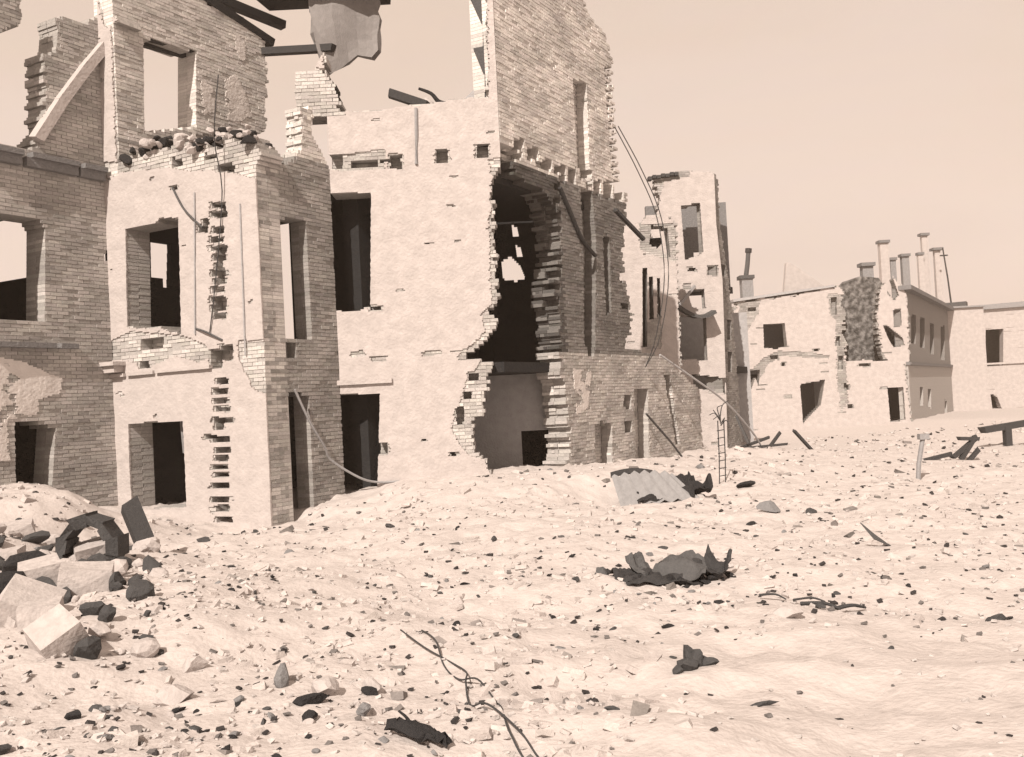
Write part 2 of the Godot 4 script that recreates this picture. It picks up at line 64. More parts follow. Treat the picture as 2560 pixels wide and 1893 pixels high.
		"out": [[Vector2(-0.4,-0.6),Vector2(9.25,-0.6),Vector2(9.02,3.59),Vector2(8.31,3.79),Vector2(7.63,3.69),Vector2(6.75,3.85),Vector2(5.73,3.79),Vector2(5.84,4.77),Vector2(5.66,5.23),Vector2(5.84,6.35),Vector2(5.68,7.03),Vector2(5.85,7.58),Vector2(5.61,8.09),Vector2(5.31,7.91),Vector2(4.76,8.07),Vector2(4.29,7.76),Vector2(3.62,7.81),Vector2(3.04,7.57),Vector2(2.49,7.69),Vector2(1.8,7.48),Vector2(1.25,7.65),Vector2(0.67,7.38),Vector2(0.01,7.55),Vector2(-0.4,7)], [Vector2(7.57,6.26),Vector2(7.89,7.82),Vector2(8.65,8.45),Vector2(9.39,7.4),Vector2(9.3,3.42),Vector2(8.18,3.48),Vector2(7.74,4.22)]],
		"hole": [[Vector2(1.23,6.14),Vector2(2.44,6.08),Vector2(2.49,4.77),Vector2(1.86,4.71),Vector2(1.19,4.75)], [Vector2(3.08,2.63),Vector2(3.65,2.75),Vector2(4.49,2.82),Vector2(4.18,1.45),Vector2(3.42,0.75),Vector2(3.13,0.43)], [Vector2(7.95,2.24),Vector2(8.85,2.23),Vector2(8.86,0.35),Vector2(8.01,0.28)], [Vector2(-0.04,3.62),Vector2(0.9,3.57),Vector2(0.76,2.68),Vector2(0.6,3.14),Vector2(0.34,2.48),Vector2(-0.01,2.56)], [Vector2(-0.03,2.27),Vector2(0.21,2.26),Vector2(0.13,0.81),Vector2(-0.1,0.71)], [Vector2(8.28,8.61),Vector2(8.57,8.59),Vector2(8.92,7.36),Vector2(8.65,7.1),Vector2(8.27,7.46)], [Vector2(8.53,6.54),Vector2(8.98,6.59),Vector2(8.97,5.62),Vector2(8.54,5.57)], [Vector2(7.9,5.74),Vector2(8.21,5.66),Vector2(8.99,4.94),Vector2(9.04,4.56),Vector2(8.46,4.41),Vector2(8.2,4.87)]],
		"pock": [[Vector2(5.12,7.4),Vector2(5.44,7.38),Vector2(5.38,6.48),Vector2(5.07,6.5)], [Vector2(-0.23,6.49),Vector2(0.08,6.47),Vector2(0.06,6.15),Vector2(-0.25,6.17)], [Vector2(3.99,4.64),Vector2(4.24,4.63),Vector2(4.22,4.41),Vector2(3.98,4.42)], [Vector2(0.43,7.08),Vector2(0.88,7.06),Vector2(0.86,6.83),Vector2(0.42,6.86)], [Vector2(5.55,2.54),Vector2(5.81,2.53),Vector2(5.79,2.19),Vector2(5.53,2.21)], [Vector2(5.7,1.41),Vector2(5.97,1.4),Vector2(5.96,1.18),Vector2(5.69,1.19)], [Vector2(5.26,5.25),Vector2(5.49,5.24),Vector2(5.45,4.66),Vector2(5.23,4.67)], [Vector2(5.33,4.12),Vector2(5.6,4.11),Vector2(5.55,3.33),Vector2(5.28,3.34)], [Vector2(1.5,4.33),Vector2(1.95,4.3),Vector2(1.94,4.08),Vector2(1.49,4.1)], [Vector2(2.15,3.95),Vector2(2.31,3.95),Vector2(2.3,3.72),Vector2(2.14,3.73)], [Vector2(6.47,3.66),Vector2(7.07,3.63),Vector2(7.06,3.45),Vector2(6.46,3.48)]],
		"bare": [[Vector2(-0.23,3.52),Vector2(0.45,3.59),Vector2(1.16,4.23),Vector2(1.97,4.57),Vector2(3.64,4.44),Vector2(4.75,4.16),Vector2(4.74,4),Vector2(2.06,4.3),Vector2(1.36,3.88),Vector2(0.87,3.12),Vector2(-0.26,2.96)], [Vector2(4.96,7.63),Vector2(5.85,7.58),Vector2(5.69,4.11),Vector2(5.31,4.13),Vector2(5.32,6.15),Vector2(5.06,6.39)], [Vector2(0,7.44),Vector2(1.12,7.45),Vector2(0.85,6.61),Vector2(0.17,5.74),Vector2(-0.1,5.76)], [Vector2(5.22,3.79),Vector2(5.67,3.77),Vector2(5.67,1.64),Vector2(5.34,0.98),Vector2(5.23,2.56)]],
	},
	"BS": {"o": Vector3(22.20,0,-56.00), "e": Vector3(0.4938,0,-0.8696), "n": Vector3(0.8696,0,0.4938),
		"out": [[Vector2(0,-0.6),Vector2(24,-0.6),Vector2(24,7.7),Vector2(0,7.7)]],
		"hole": [[Vector2(2.38,6.34),Vector2(4.37,6.44),Vector2(3.61,4.69),Vector2(1.66,4.64)], [Vector2(6.05,6.35),Vector2(8.28,6.46),Vector2(7.39,4.54),Vector2(5.22,4.49)], [Vector2(10.68,6.24),Vector2(12.78,6.33),Vector2(11.75,4.24),Vector2(9.71,4.2)], [Vector2(16.53,6.3),Vector2(18.97,6.4),Vector2(17.64,3.91),Vector2(15.27,3.89)], [Vector2(4.19,2.2),Vector2(5.57,2.18),Vector2(5.02,0.98),Vector2(3.66,1.02)], [Vector2(7.71,2.03),Vector2(9.24,2.02),Vector2(8.63,0.75),Vector2(7.12,0.8)], [Vector2(16.12,1.09),Vector2(17.55,1.06),Vector2(16.94,-0.06),Vector2(15.53,-0.01)]],
		"pock": [],
		"bare": [],
	},
	"BR": {"o": Vector3(33.00,0,-77.00), "e": Vector3(1.0000,0,0.0000), "n": Vector3(-0.0000,0,1.0000),
		"out": [[Vector2(-0.5,-0.6),Vector2(14,-0.6),Vector2(14,8),Vector2(5.5,8.16),Vector2(3.94,7.93),Vector2(2.4,7.89),Vector2(1.32,7.94)]],
		"hole": [[Vector2(3.65,6.27),Vector2(5.01,6.2),Vector2(4.82,3.37),Vector2(3.47,3.44)], [Vector2(3.7,1.24),Vector2(4.18,1.06),Vector2(4.69,-0.51),Vector2(4.3,-0.86),Vector2(3.79,-0.15)]],
		"pock": [],
		"bare": [],
	},
	"LX": {"o": Vector3(-8.36,0,-21.00), "e": Vector3(0.4938,0,-0.8696), "n": Vector3(0.8696,0,0.4938),
		"out": [[Vector2(0,-0.6),Vector2(4.6,-0.6),Vector2(4.6,7.4),Vector2(0,7.4)]],
		"hole": [[Vector2(1.13,6.47),Vector2(1.68,6.49),Vector2(1.6,5.47),Vector2(1.31,5.52),Vector2(1.1,5.52)]],
		"pock": [],
		"bare": [],
	},
	"BK": {"o": Vector3(-0.80,0,-26.15), "e": Vector3(1.0000,0,0.0000), "n": Vector3(-0.0000,0,1.0000),
		"out": [[Vector2(0,-0.5),Vector2(3.55,-0.5),Vector2(3.55,7.3),Vector2(0,7.3)]],
		"hole": [[Vector2(0.71,5.68),Vector2(0.69,6.18),Vector2(0.93,6.3),Vector2(1.17,6.03),Vector2(1.29,5.68),Vector2(1.04,5.6)], [Vector2(1.01,7.12),Vector2(1.13,7.09),Vector2(1.18,6.77),Vector2(1.03,6.76)], [Vector2(1.08,6.59),Vector2(1.2,6.52),Vector2(1.25,6.24),Vector2(1.11,6.25)]],
		"pock": [],
		"bare": [],
	},
}


const T0 := 0.30      # depth of the outer leaf of a wall
const FLOOR1 := 3.30
const FLOOR2 := 7.45

var rng := RandomNumberGenerator.new()
var nz := FastNoiseLite.new()
var nz2 := FastNoiseLite.new()
var M := {}
var used := {}
var chunk_meshes := []
var box_chunks := []
var brick_mats := []
var unit_box: ArrayMesh

# ------------------------------------------------------------------ mesh builder
class MB:
	var v := PackedVector3Array()
	var n := PackedVector3Array()
	var c := PackedColorArray()
	func tri(a: Vector3, b: Vector3, d: Vector3, nn: Vector3, col: Color) -> void:
		if (b - a).cross(d - a).dot(nn) > 0.0:
			v.append(a); v.append(d); v.append(b)
		else:
			v.append(a); v.append(b); v.append(d)
		n.append(nn); n.append(nn); n.append(nn)
		c.append(col); c.append(col); c.append(col)
	func ftri(a: Vector3, b: Vector3, d: Vector3, inside: Vector3, col: Color) -> void:
		var nn := (b - a).cross(d - a).normalized()
		if nn.dot((a + b + d) / 3.0 - inside) < 0.0:
			nn = -nn
		tri(a, b, d, nn, col)
	func quad(a: Vector3, b: Vector3, d: Vector3, e: Vector3, nn: Vector3, col: Color) -> void:
		tri(a, b, d, nn, col)
		tri(a, d, e, nn, col)
	func fquad(a: Vector3, b: Vector3, d: Vector3, e: Vector3, inside: Vector3, col: Color) -> void:
		ftri(a, b, d, inside, col)
		ftri(a, d, e, inside, col)
	# box centred at o with half axes x, y, z
	func box(o: Vector3, x: Vector3, y: Vector3, z: Vector3, col: Color) -> void:
		quad(o + x - y - z, o + x + y - z, o + x + y + z, o + x - y + z, x.normalized(), col)
		quad(o - x - y - z, o - x + y - z, o - x + y + z, o - x - y + z, -x.normalized(), col)
		quad(o + y - x - z, o + y + x - z, o + y + x + z, o + y - x + z, y.normalized(), col)
		quad(o - y - x - z, o - y + x - z, o - y + x + z, o - y - x + z, -y.normalized(), col)
		quad(o + z - x - y, o + z + x - y, o + z + x + y, o + z - x + y, z.normalized(), col)
		quad(o - z - x - y, o - z + x - y, o - z + x + y, o - z - x + y, -z.normalized(), col)
	# eight corners given bottom ring (4) and top ring (4)
	func hexa(p: Array, col: Color) -> void:
		var m := Vector3.ZERO
		for q in p:
			m += q
		m /= 8.0
		fquad(p[0], p[1], p[2], p[3], m, col)
		fquad(p[4], p[5], p[6], p[7], m, col)
		for i in 4:
			var j := (i + 1) % 4
			fquad(p[i], p[j], p[j + 4], p[i + 4], m, col)
	func tube(pts: Array, r0: float, r1: float, sides: int, col: Color) -> void:
		var rings := []
		var k := pts.size()
		for i in k:
			var a: Vector3 = pts[maxi(i - 1, 0)]
			var b: Vector3 = pts[mini(i + 1, k - 1)]
			var t := (b - a).normalized()
			var u := t.cross(Vector3.UP)
			if u.length() < 0.05:
				u = t.cross(Vector3.RIGHT)
			u = u.normalized()
			var w := t.cross(u).normalized()
			var r: float = lerpf(r0, r1, float(i) / maxf(1.0, k - 1))
			var ring := []
			for s in sides:
				var an := TAU * s / sides
				ring.append([pts[i] + (u * cos(an) + w * sin(an)) * r, u * cos(an) + w * sin(an)])
			rings.append(ring)
		for i in k - 1:
			for s in sides:
				var q := (s + 1) % sides
				var A = rings[i][s]; var B = rings[i][q]; var C = rings[i + 1][q]; var D = rings[i + 1][s]
				quad(A[0], B[0], C[0], D[0], ((A[1] + B[1]) as Vector3).normalized(), col)
		for s in range(1, sides - 1):
			ftri(rings[0][0][0], rings[0][s][0], rings[0][s + 1][0], pts[1], col)
			ftri(rings[k - 1][0][0], rings[k - 1][s][0], rings[k - 1][s + 1][0], pts[k - 2], col)
	func mesh(mat: Material) -> ArrayMesh:
		var am := ArrayMesh.new()
		if v.size() == 0:
			return am
		var arr := []
		arr.resize(Mesh.ARRAY_MAX)
		arr[Mesh.ARRAY_VERTEX] = v
		arr[Mesh.ARRAY_NORMAL] = n
		arr[Mesh.ARRAY_COLOR] = c
		am.add_surface_from_arrays(Mesh.PRIMITIVE_TRIANGLES, arr)
		am.surface_set_material(0, mat)
		return am

# ------------------------------------------------------------------ scene helpers
func numbered(called: String) -> String:
	if not used.has(called):
		used[called] = 0
		return called
	used[called] += 1
	return "%s_%03d" % [called, used[called]]

func tag(o: Node, label: String, category: String, group := "", kind := "") -> void:
	if label: o.set_meta("label", label)
	if category: o.set_meta("category", category)
	if group: o.set_meta("group", group)
	if kind: o.set_meta("kind", kind)

func thing(called: String, label: String, category: String, group := "") -> Node3D:
	var o := Node3D.new()
	o.name = numbered(called)
	add_child(o)
	tag(o, label, category, group)
	return o

func part(parent: Node, called: String, mb: MB, mat: Material, kind := "") -> MeshInstance3D:
	var o := MeshInstance3D.new()
	o.name = called if parent != self else numbered(called)
	o.mesh = mb.mesh(mat)
	parent.add_child(o, true)
	if kind: o.set_meta("kind", kind)
	return o

func solo(called: String, mb: MB, mat: Material, label: String, category: String, group := "") -> MeshInstance3D:
	var o := part(self, called, mb, mat)
	tag(o, label, category, group)
	return o

func noise_tex(seed_: int, freq: float, lo: float, hi: float, contrast := 1.0, size := 512) -> ImageTexture:
	var f := FastNoiseLite.new()
	f.seed = seed_
	f.noise_type = FastNoiseLite.TYPE_SIMPLEX_SMOOTH
	f.frequency = freq
	f.fractal_type = FastNoiseLite.FRACTAL_FBM
	f.fractal_octaves = 5
	f.fractal_gain = 0.6
	var im := f.get_seamless_image(size, size)
	im.convert(Image.FORMAT_RGB8)
	for y in size:
		for x in size:
			var q := clampf((im.get_pixel(x, y).r - 0.5) * contrast + 0.5, 0.0, 1.0)
			var g := lerpf(lo, hi, q)
			im.set_pixel(x, y, Color(g, g, g))
	im.generate_mipmaps()
	return ImageTexture.create_from_image(im)

func normal_tex(seed_: int, freq: float, strength: float, size := 512) -> ImageTexture:
	var f := FastNoiseLite.new()
	f.seed = seed_
	f.frequency = freq
	f.fractal_type = FastNoiseLite.FRACTAL_FBM
	f.fractal_octaves = 5
	var im := f.get_seamless_image(size, size)
	im.convert(Image.FORMAT_RGBA8)
	im.bump_map_to_normal_map(strength)
	im.generate_mipmaps()
	return ImageTexture.create_from_image(im)

func lin(r: float, g: float, b: float) -> Color:
	return Color(r, g, b).linear_to_srgb()

func mat(col: Color, tex: Texture2D, scale: float, nrm: Texture2D = null, ns := 0.6, rough := 0.95, vc := false) -> StandardMaterial3D:
	var m := StandardMaterial3D.new()
	m.albedo_color = col
	m.albedo_texture = tex
	m.roughness = rough
	m.metallic_specular = 0.25
	m.uv1_triplanar = true
	m.uv1_world_triplanar = true
	m.uv1_scale = Vector3.ONE * scale
	if nrm:
		m.normal_enabled = true
		m.normal_texture = nrm
		m.normal_scale = ns
	m.vertex_color_use_as_albedo = vc
	m.cull_mode = BaseMaterial3D.CULL_DISABLED
	return m

# ------------------------------------------------------------------ ground
const CTRL := [
	Vector3(0, .66, 2), Vector3(-4, .8, 2), Vector3(5, .62, 2), Vector3(0, .67, 4.9), Vector3(2.5, .64, 4.8), Vector3(-2.6, .76, 5.2),
	Vector3(1, .57, 6.6), Vector3(-1.3, .68, 6.3), Vector3(-3.4, .86, 7.0), Vector3(-4.3, .9, 9.0), Vector3(-6.0, .95, 9.5), Vector3(-5.2, .78, 12.0),
	Vector3(-7.5, 1.1, 12.5), Vector3(-8.3, 1.45, 16.0), Vector3(-9.0, 1.35, 18.2), Vector3(-11.5, 1.5, 16.5), Vector3(-7.6, .72, 18.3), Vector3(-5.3, .42, 14.5), Vector3(-6.8, .42, 19.3), Vector3(-5.1, .28, 18.7),
	Vector3(-3.9, .36, 18.6), Vector3(-3.2, .62, 19.8), Vector3(-2.2, .95, 20.2), Vector3(-0.4, 1.0, 20.2), Vector3(1.1, .98, 20.8), Vector3(3.4, .80, 24.2), Vector3(6.3, .72, 29.5),
	Vector3(-3, .5, 13), Vector3(0, .56, 10), Vector3(0, .6, 15), Vector3(2.5, .46, 18), Vector3(2, .5, 10), Vector3(4.3, .42, 8.5), Vector3(4.3, .4, 15), Vector3(8, .35, 20),
	Vector3(7, .45, 28), Vector3(9, .3, 33), Vector3(13, .2, 27), Vector3(17, .15, 33), Vector3(15, .05, 53), Vector3(20, .15, 53), Vector3(25, .3, 56), Vector3(32, .2, 65), Vector3(40, .1, 74),
	Vector3(10, .2, 12), Vector3(20, .1, 20), Vector3(40, 0, 40), Vector3(-16, 1.0, 10), Vector3(-20, .5, 30), Vector3(0, .5, 30), Vector3(0, 0, 70), Vector3(60, 0, 100), Vector3(-20, 0, 80), Vector3(20, 0, 110), Vector3(0, .6, -6), Vector3(20, .2, 4), Vector3(-20, .8, 2)]

func ground_smooth(x: float, z: float) -> float:
	var d := -z
	var sw := 0.0
	var sh := 0.0
	for p in CTRL:
		var dx: float = p.x - x
		var dz: float = p.z - d
		var q := dx * dx + dz * dz + 0.15
		var w := 1.0 / (q * q)
		sw += w
		sh += w * p.y
	return sh / sw

func ground_h(x: float, z: float) -> float:
	var h := ground_smooth(x, z)
	var road := smoothstep(1.0, 3.0, x + z * 0.12) * (1.0 - smoothstep(6.0, 9.0, -z))   # trodden strip of street near the camera
	var a := lerpf(1.0, 0.3, road)
	h += nz.get_noise_2d(x * 1.8, z * 1.8) * 0.12 * a
	h += nz2.get_noise_2d(x * 8.0, z * 8.0) * 0.035 * a + nz.get_noise_2d(x * 22.0 + 31.0, z * 22.0) * 0.018 * a
	return h

func axis_points(a: float, b: float, c0: float, c1: float, fine: float, grow: float) -> Array:
	var mid := []
	var x := c0
	while x < c1:
		mid.append(x)
		x += fine
	mid.append(c1)
	var st := fine
	x = c1
	while x < b:
		st *= grow
		x += st
		mid.append(x)
	st = fine
	x = c0
	var lo := []
	while x > a:
		st *= grow
		x -= st
		lo.append(x)
	lo.reverse()
	return lo + mid

func build_ground() -> void:
	var xs := axis_points(-90.0, 130.0, -9.0, 7.0, 0.11, 1.06)
	var zs := axis_points(-220.0, 9.0, -22.0, -3.6, 0.11, 1.05)
	var nx := xs.size()
	var nzc := zs.size()
	var v := PackedVector3Array()
	var n := PackedVector3Array()
	var idx := PackedInt32Array()
	v.resize(nx * nzc)
	n.resize(nx * nzc)
	for j in nzc:
		for i in nx:
			v[j * nx + i] = Vector3(xs[i], ground_h(xs[i], zs[j]), zs[j])
	for j in nzc:
		for i in nx:
			var l := v[j * nx + maxi(i - 1, 0)]
			var r := v[j * nx + mini(i + 1, nx - 1)]
			var d := v[maxi(j - 1, 0) * nx + i]
			var u := v[mini(j + 1, nzc - 1) * nx + i]
			var q := (u - d).cross(r - l).normalized()
			n[j * nx + i] = q if q.y > 0 else -q
	for j in nzc - 1:
		for i in nx - 1:
			var a := j * nx + i
			idx.append_array(PackedInt32Array([a, a + 1, a + nx + 1, a, a + nx + 1, a + nx]))
	var arr := []
	arr.resize(Mesh.ARRAY_MAX)
	arr[Mesh.ARRAY_VERTEX] = v
	arr[Mesh.ARRAY_NORMAL] = n
	arr[Mesh.ARRAY_INDEX] = idx
	var am := ArrayMesh.new()
	am.add_surface_from_arrays(Mesh.PRIMITIVE_TRIANGLES, arr)
	am.surface_set_material(0, M.ground)
	var o := MeshInstance3D.new()
	o.name = "ground"
	o.mesh = am
	add_child(o)
	tag(o, "pale dusty rubble-strewn street surface", "", "", "structure")
	var mb := MB.new()
	var q := 2500.0
	mb.quad(Vector3(-q, -.35, -q), Vector3(q, -.35, -q), Vector3(q, -.35, q), Vector3(-q, -.35, q), Vector3.UP, Color.WHITE)
	var g := part(self, "far_ground", mb, M.ground)
	tag(g, "pale ground stretching away beyond the street", "", "", "structure")

# ------------------------------------------------------------------ walls
func cross_spans(poly: Array, h: float) -> Array:
	var xs := []
	var k := poly.size()
	for i in k:
		var a: Vector2 = poly[i]
		var b: Vector2 = poly[(i + 1) % k]
		if (a.y <= h) != (b.y <= h):
			xs.append(a.x + (h - a.y) / (b.y - a.y) * (b.x - a.x))
	xs.sort()
	var out := []
	for i in range(0, xs.size() - 1, 2):
		out.append(Vector2(xs[i], xs[i + 1]))
	return out

func cut(sp: Array, holes: Array) -> Array:
	var cur := sp
	for hsp in holes:
		var nx := []
		for s in cur:
			if hsp.y <= s.x or hsp.x >= s.y:
				nx.append(s)
				continue
			if hsp.x > s.x + 0.02:
				nx.append(Vector2(s.x, hsp.x))
			if hsp.y < s.y - 0.02:
				nx.append(Vector2(hsp.y, s.y))
		cur = nx
	return cur

func spans(w: Dictionary, h: float, pock: bool, bare: bool, grow := 0.0, hgrow := 0.0) -> Array:
	var sp := []
	for p in w.out:
		sp.append_array(cross_spans(p, h))
	var hs := []
	for p in w.hole:
		for s in cross_spans(p, h):
			hs.append(Vector2(s.x - hgrow, s.y + hgrow))
	if pock:
		for p in w.pock:
			for s in cross_spans(p, h):
				hs.append(Vector2(s.x - grow, s.y + grow))
	if bare:
		for p in w.bare:
			for s in cross_spans(p, h):
				hs.append(s)
	return cut(sp, hs)

func inside(sp: Array, s: float) -> bool:
	for q in sp:
		if s >= q.x and s <= q.y:
			return true
	return false

# one wall: bricks course by course over a mortar core, and a plaster coat where it still holds
# o: T thickness, tone Callable(s, h) -> Color, bl / bh brick pitch, rag jitter of torn ends, single number of bricks kept as own nodes,
#    plaster material or null, row height of plaster rows, bricks bool
func wall(parent: Node, key: String, o: Dictionary) -> Node3D:
	var w: Dictionary = WALLS[key]
	var root := Node3D.new()
	root.name = o.get("called", "wall")
	parent.add_child(root, true)
	if o.has("label"): root.set_meta("label", o.label)
	var O: Vector3 = w.o
	var E: Vector3 = w.e
	var N: Vector3 = w.n
	var T: float = o.get("T", 0.6)
	var t0 := minf(T0, T * 0.5)
	var bl: float = o.get("bl", 0.255)
	var bh: float = o.get("bh", 0.075)
	var rag: float = o.get("rag", 0.07)
	var tone: Callable = o.tone
	var bricks: bool = o.get("bricks", true)
	var r := RandomNumberGenerator.new()
	r.seed = hash(key)
	var top := -1e9
	var lo := -1e9
	for p in w.out:
		for q in p:
			top = maxf(top, q.y)
	lo = o.get("from", -0.6)
	var mort := MB.new()
	var bk := MB.new()
	var singles := []
	var nc := int(ceil((top - lo) / bh))
	var L0 := []
	var L1 := []
	for j in nc:
		var h := lo + (j + 0.5) * bh
		var a := spans(w, h, true, false)
		var b := spans(w, h, false, false)
		# torn ends: pull the ends of outline spans in and out from course to course
		var full := []
		for p in w.out:
			full.append_array(cross_spans(p, h))
		for k in full.size():
			var jl := r.randf_range(-rag, rag) if full[k].x > o.get("keep_l", -1e9) else 0.0
			var jr := r.randf_range(-rag, rag) if full[k].y < o.get("keep_r", 1e9) else 0.0
			for arr in [a, b]:
				for i in arr.size():
					if absf(arr[i].x - full[k].x) < 0.001: arr[i].x += jl
					if absf(arr[i].y - full[k].y) < 0.001: arr[i].y += jr
		L0.append(a)
		L1.append(b)
	for j in nc:
		var h := lo + (j + 0.5) * bh
		for lay in 2:
			var sp: Array = L0[j] if lay == 0 else L1[j]
			var d0 := 0.0 if lay == 0 else t0
			var d1 := t0 if lay == 0 else T
			for s in sp:
				if s.y - s.x < 0.04: continue
				var x0: float = s.x + 0.010
				var x1: float = s.y - 0.010
				var f0 := d0 + (0.012 if bricks else 0.0)
				var mc := O + E * ((x0 + x1) * 0.5) + Vector3.UP * h - N * ((f0 + d1) * 0.5)
				mort.box(mc, E * ((x1 - x0) * 0.5), Vector3.UP * (bh * 0.5), N * ((d1 - f0) * 0.5), mcol(tone.call((x0 + x1) * 0.5, h)))
				if not bricks: continue
				var ph := 0.0 if (j + lay) % 2 == 0 else 0.5
				var i0 := floori(s.x / bl - ph)
				var i1 := floori(s.y / bl - ph)
				for i in range(i0, i1 + 1):
					var a0: float = maxf(s.x, (i + ph) * bl)
					var a1: float = minf(s.y, (i + 1 + ph) * bl)
					if a1 - a0 < 0.035: continue
					var mid := (a0 + a1) * 0.5
					var edge := (i == i0 or i == i1)
					if not edge and lay == 1:
						if j > 0 and not inside(L1[j - 1], mid): edge = true
						if j < nc - 1 and not inside(L1[j + 1], mid): edge = true
						if not inside(L0[j], mid): edge = true
						if not edge: continue
					var g := 0.006
					var push := r.randf_range(-0.005, 0.009)
					if lay == 0 and r.randf() < 0.06: push = r.randf_range(-0.055, -0.015)   # spalled or missing face
					var t: Color = tone.call(mid, h)
					var vv := r.randf_range(0.88, 1.10) * (1.0 + 0.45 * nz.get_noise_2d(mid * 2.0 + O.x * 9.0, h * 3.0) + 0.25 * nz2.get_noise_2d(mid * 7.0, h * 16.0))
					var col := Color(t.r * vv, t.g * vv * r.randf_range(0.985, 1.015), t.b * vv)
					var f := d0 - push
					var c := O + E * mid + Vector3.UP * (h + r.randf_range(-0.003, 0.003)) - N * ((f + d1 - 0.01) * 0.5)
					var torn := 0.0
					if edge and (i == i0 or i == i1) and not near_hole(w, s.x if i == i0 else s.y, h) and s.x > o.get("keep_l", -1e9) - 0.0001 * 0.0:
						torn = r.randf_range(0.0, 0.09)
					var hx := E * ((a1 - a0) * 0.5 - g)
					var hy := Vector3.UP * (bh * 0.5 - 0.0055)
					var hz := N * ((d1 - 0.01 - f) * 0.5)
					if torn > 0.0 and (a1 - a0) > 0.12 and ((i == i0 and s.x > o.get("keep_l", -1e9)) or (i == i1 and s.y < o.get("keep_r", 1e9))):
						# a torn end shows several bricks through the depth, each broken off at its own length
						var dir := 1.0 if i == i0 else -1.0
						var nd := 2 if lay == 0 else 3
						for dd in nd:
							var z0 := lerpf(f, d1 - 0.01, float(dd) / nd)
							var z1 := lerpf(f, d1 - 0.01, float(dd + 1) / nd) - 0.008
							var pull := r.randf_range(-0.03, 0.09)
							var cc := O + E * (mid + dir * pull * 0.5) + Vector3.UP * (h + r.randf_range(-0.006, 0.006)) - N * ((z0 + z1) * 0.5)
							var k2 := r.randf_range(0.75, 1.2)
							bk.box(cc, E * maxf(0.03, (a1 - a0) * 0.5 - g - pull * 0.5), hy, N * ((z1 - z0) * 0.5), Color(col.r * k2, col.g * k2, col.b * k2))
					elif lay == 0 and o.get("single", 0) > 0 and edge and a1 - a0 > bl * 0.4:
						singles.append([c, hx, hy, hz, col])
					elif lay == 0 and o.get("single", 0) > 0 and r.randf() < o.get("pick", 0.0):
						singles.append([c, hx, hy, hz, col])
					else:
						bk.box(c, hx, hy, hz, col)
	var pm := part(root, "mortar_core", mort, o.get("core", M.mortar))
	if bricks:
		# the bricks at torn edges and reveals, one node each; the rest joined
		var want: int = o.get("single", 0)
		while singles.size() > want:
			var k := r.randi_range(0, singles.size() - 1)
			var q = singles[k]
			bk.box(q[0], q[1], q[2], q[3], q[4])
			singles[k] = singles[singles.size() - 1]
			singles.pop_back()
		part(root, "brickwork", bk, M.brick, "stuff")
		for q in singles:
			var bi := MeshInstance3D.new()
			bi.name = "brick"
			bi.mesh = unit_box
			bi.transform = Transform3D(Basis(q[1] * 2.0, q[2] * 2.0, q[3] * 2.0), q[0])
			var lum: float = q[4].r
			var best = brick_mats[0]
			for bm in brick_mats:
				if absf(bm[0] - lum) < absf(best[0] - lum): best = bm
			bi.material_override = best[1]
			root.add_child(bi, true)
	if o.get("plaster"):
		var pl := MB.new()
		var row: float = o.get("row", 0.03)
		var seg: float = o.get("seg", 0.07)
		var th: float = o.get("th", 0.028)
		var rows := int((top - lo) / row)
		var spall: float = o.get("spall", 0.56)
		var pf: float = o.get("pfrom", lo)
		for j in rows:
			var h := lo + j * row
			if h < pf: continue
			var sp := spans(w, h + row * 0.5, true, true, 0.02)
			if w.has("coat"):
				var inv := []
				for p in w.coat:
					inv.append_array(cross_spans(p, h + row * 0.5))
				sp = keep_only(sp, inv)
			for s in sp:
				var jl: float = (nz2.get_noise_2d(h * 22.0, s.x * 3.0 + 9.0) * 0.10 + absf(nz.get_noise_2d(h * 5.0, 70.0)) * 0.06) * o.get("torn", 1.0)
				var jr: float = (nz2.get_noise_2d(h * 22.0, s.y * 3.0 + 50.0) * 0.10 + absf(nz.get_noise_2d(h * 5.0, 170.0)) * 0.06) * o.get("torn", 1.0)
				var isl: bool = s.x <= o.get("clean_l", -1e9)
				var isr: bool = s.y >= o.get("clean_r", 1e9)
				var hl := near_hole(w, s.x, h)
				var hr := near_hole(w, s.y, h)
				var a0: float = s.x + (0.0 if isl else (jl * 0.12 if hl else absf(jl)))
				var a1: float = s.y - (0.0 if isr else (jr * 0.12 if hr else absf(jr)))
				if a1 - a0 < 0.03: continue
				var k := maxi(1, int(ceil((a1 - a0) / seg)))
				for i in k:
					var u0 := lerpf(a0, a1, float(i) / k)
					var u1 := lerpf(a0, a1, float(i + 1) / k)
					var mu := (u0 + u1) * 0.5
					if nz2.get_noise_2d(mu * 3.2 + O.x * 13.0, h * 4.5 + O.z * 7.0) > spall: continue
					var P := [pw(O, E, N, u0, h, th), pw(O, E, N, u1, h, th), pw(O, E, N, u1, h + row, th), pw(O, E, N, u0, h + row, th)]
					var nn: Vector3 = ((P[1] - P[0]) as Vector3).cross(P[3] - P[0]).normalized()
					if nn.dot(N) < 0: nn = -nn
					pl.quad(P[0], P[1], P[2], P[3], nn, Color.WHITE)
					var q := []
					for p in P: q.append(p - N * (p - O).dot(N) + N * -0.004)
					pl.quad(P[0], P[1], q[1], q[0], Vector3.DOWN, Color.WHITE)
					pl.quad(P[3], P[2], q[2], q[3], Vector3.UP, Color.WHITE)
					pl.quad(P[0], P[3], q[3], q[0], -E, Color.WHITE)
					pl.quad(P[1], P[2], q[2], q[1], E, Color.WHITE)
		part(root, "plaster", pl, o.plaster)
	return root

func keep_only(sp: Array, inv: Array) -> Array:
	var out := []
	for a in sp:
		for b in inv:
			var lo := maxf(a.x, b.x)
			var hi := minf(a.y, b.y)
			if hi - lo > 0.03: out.append(Vector2(lo, hi))
	return out

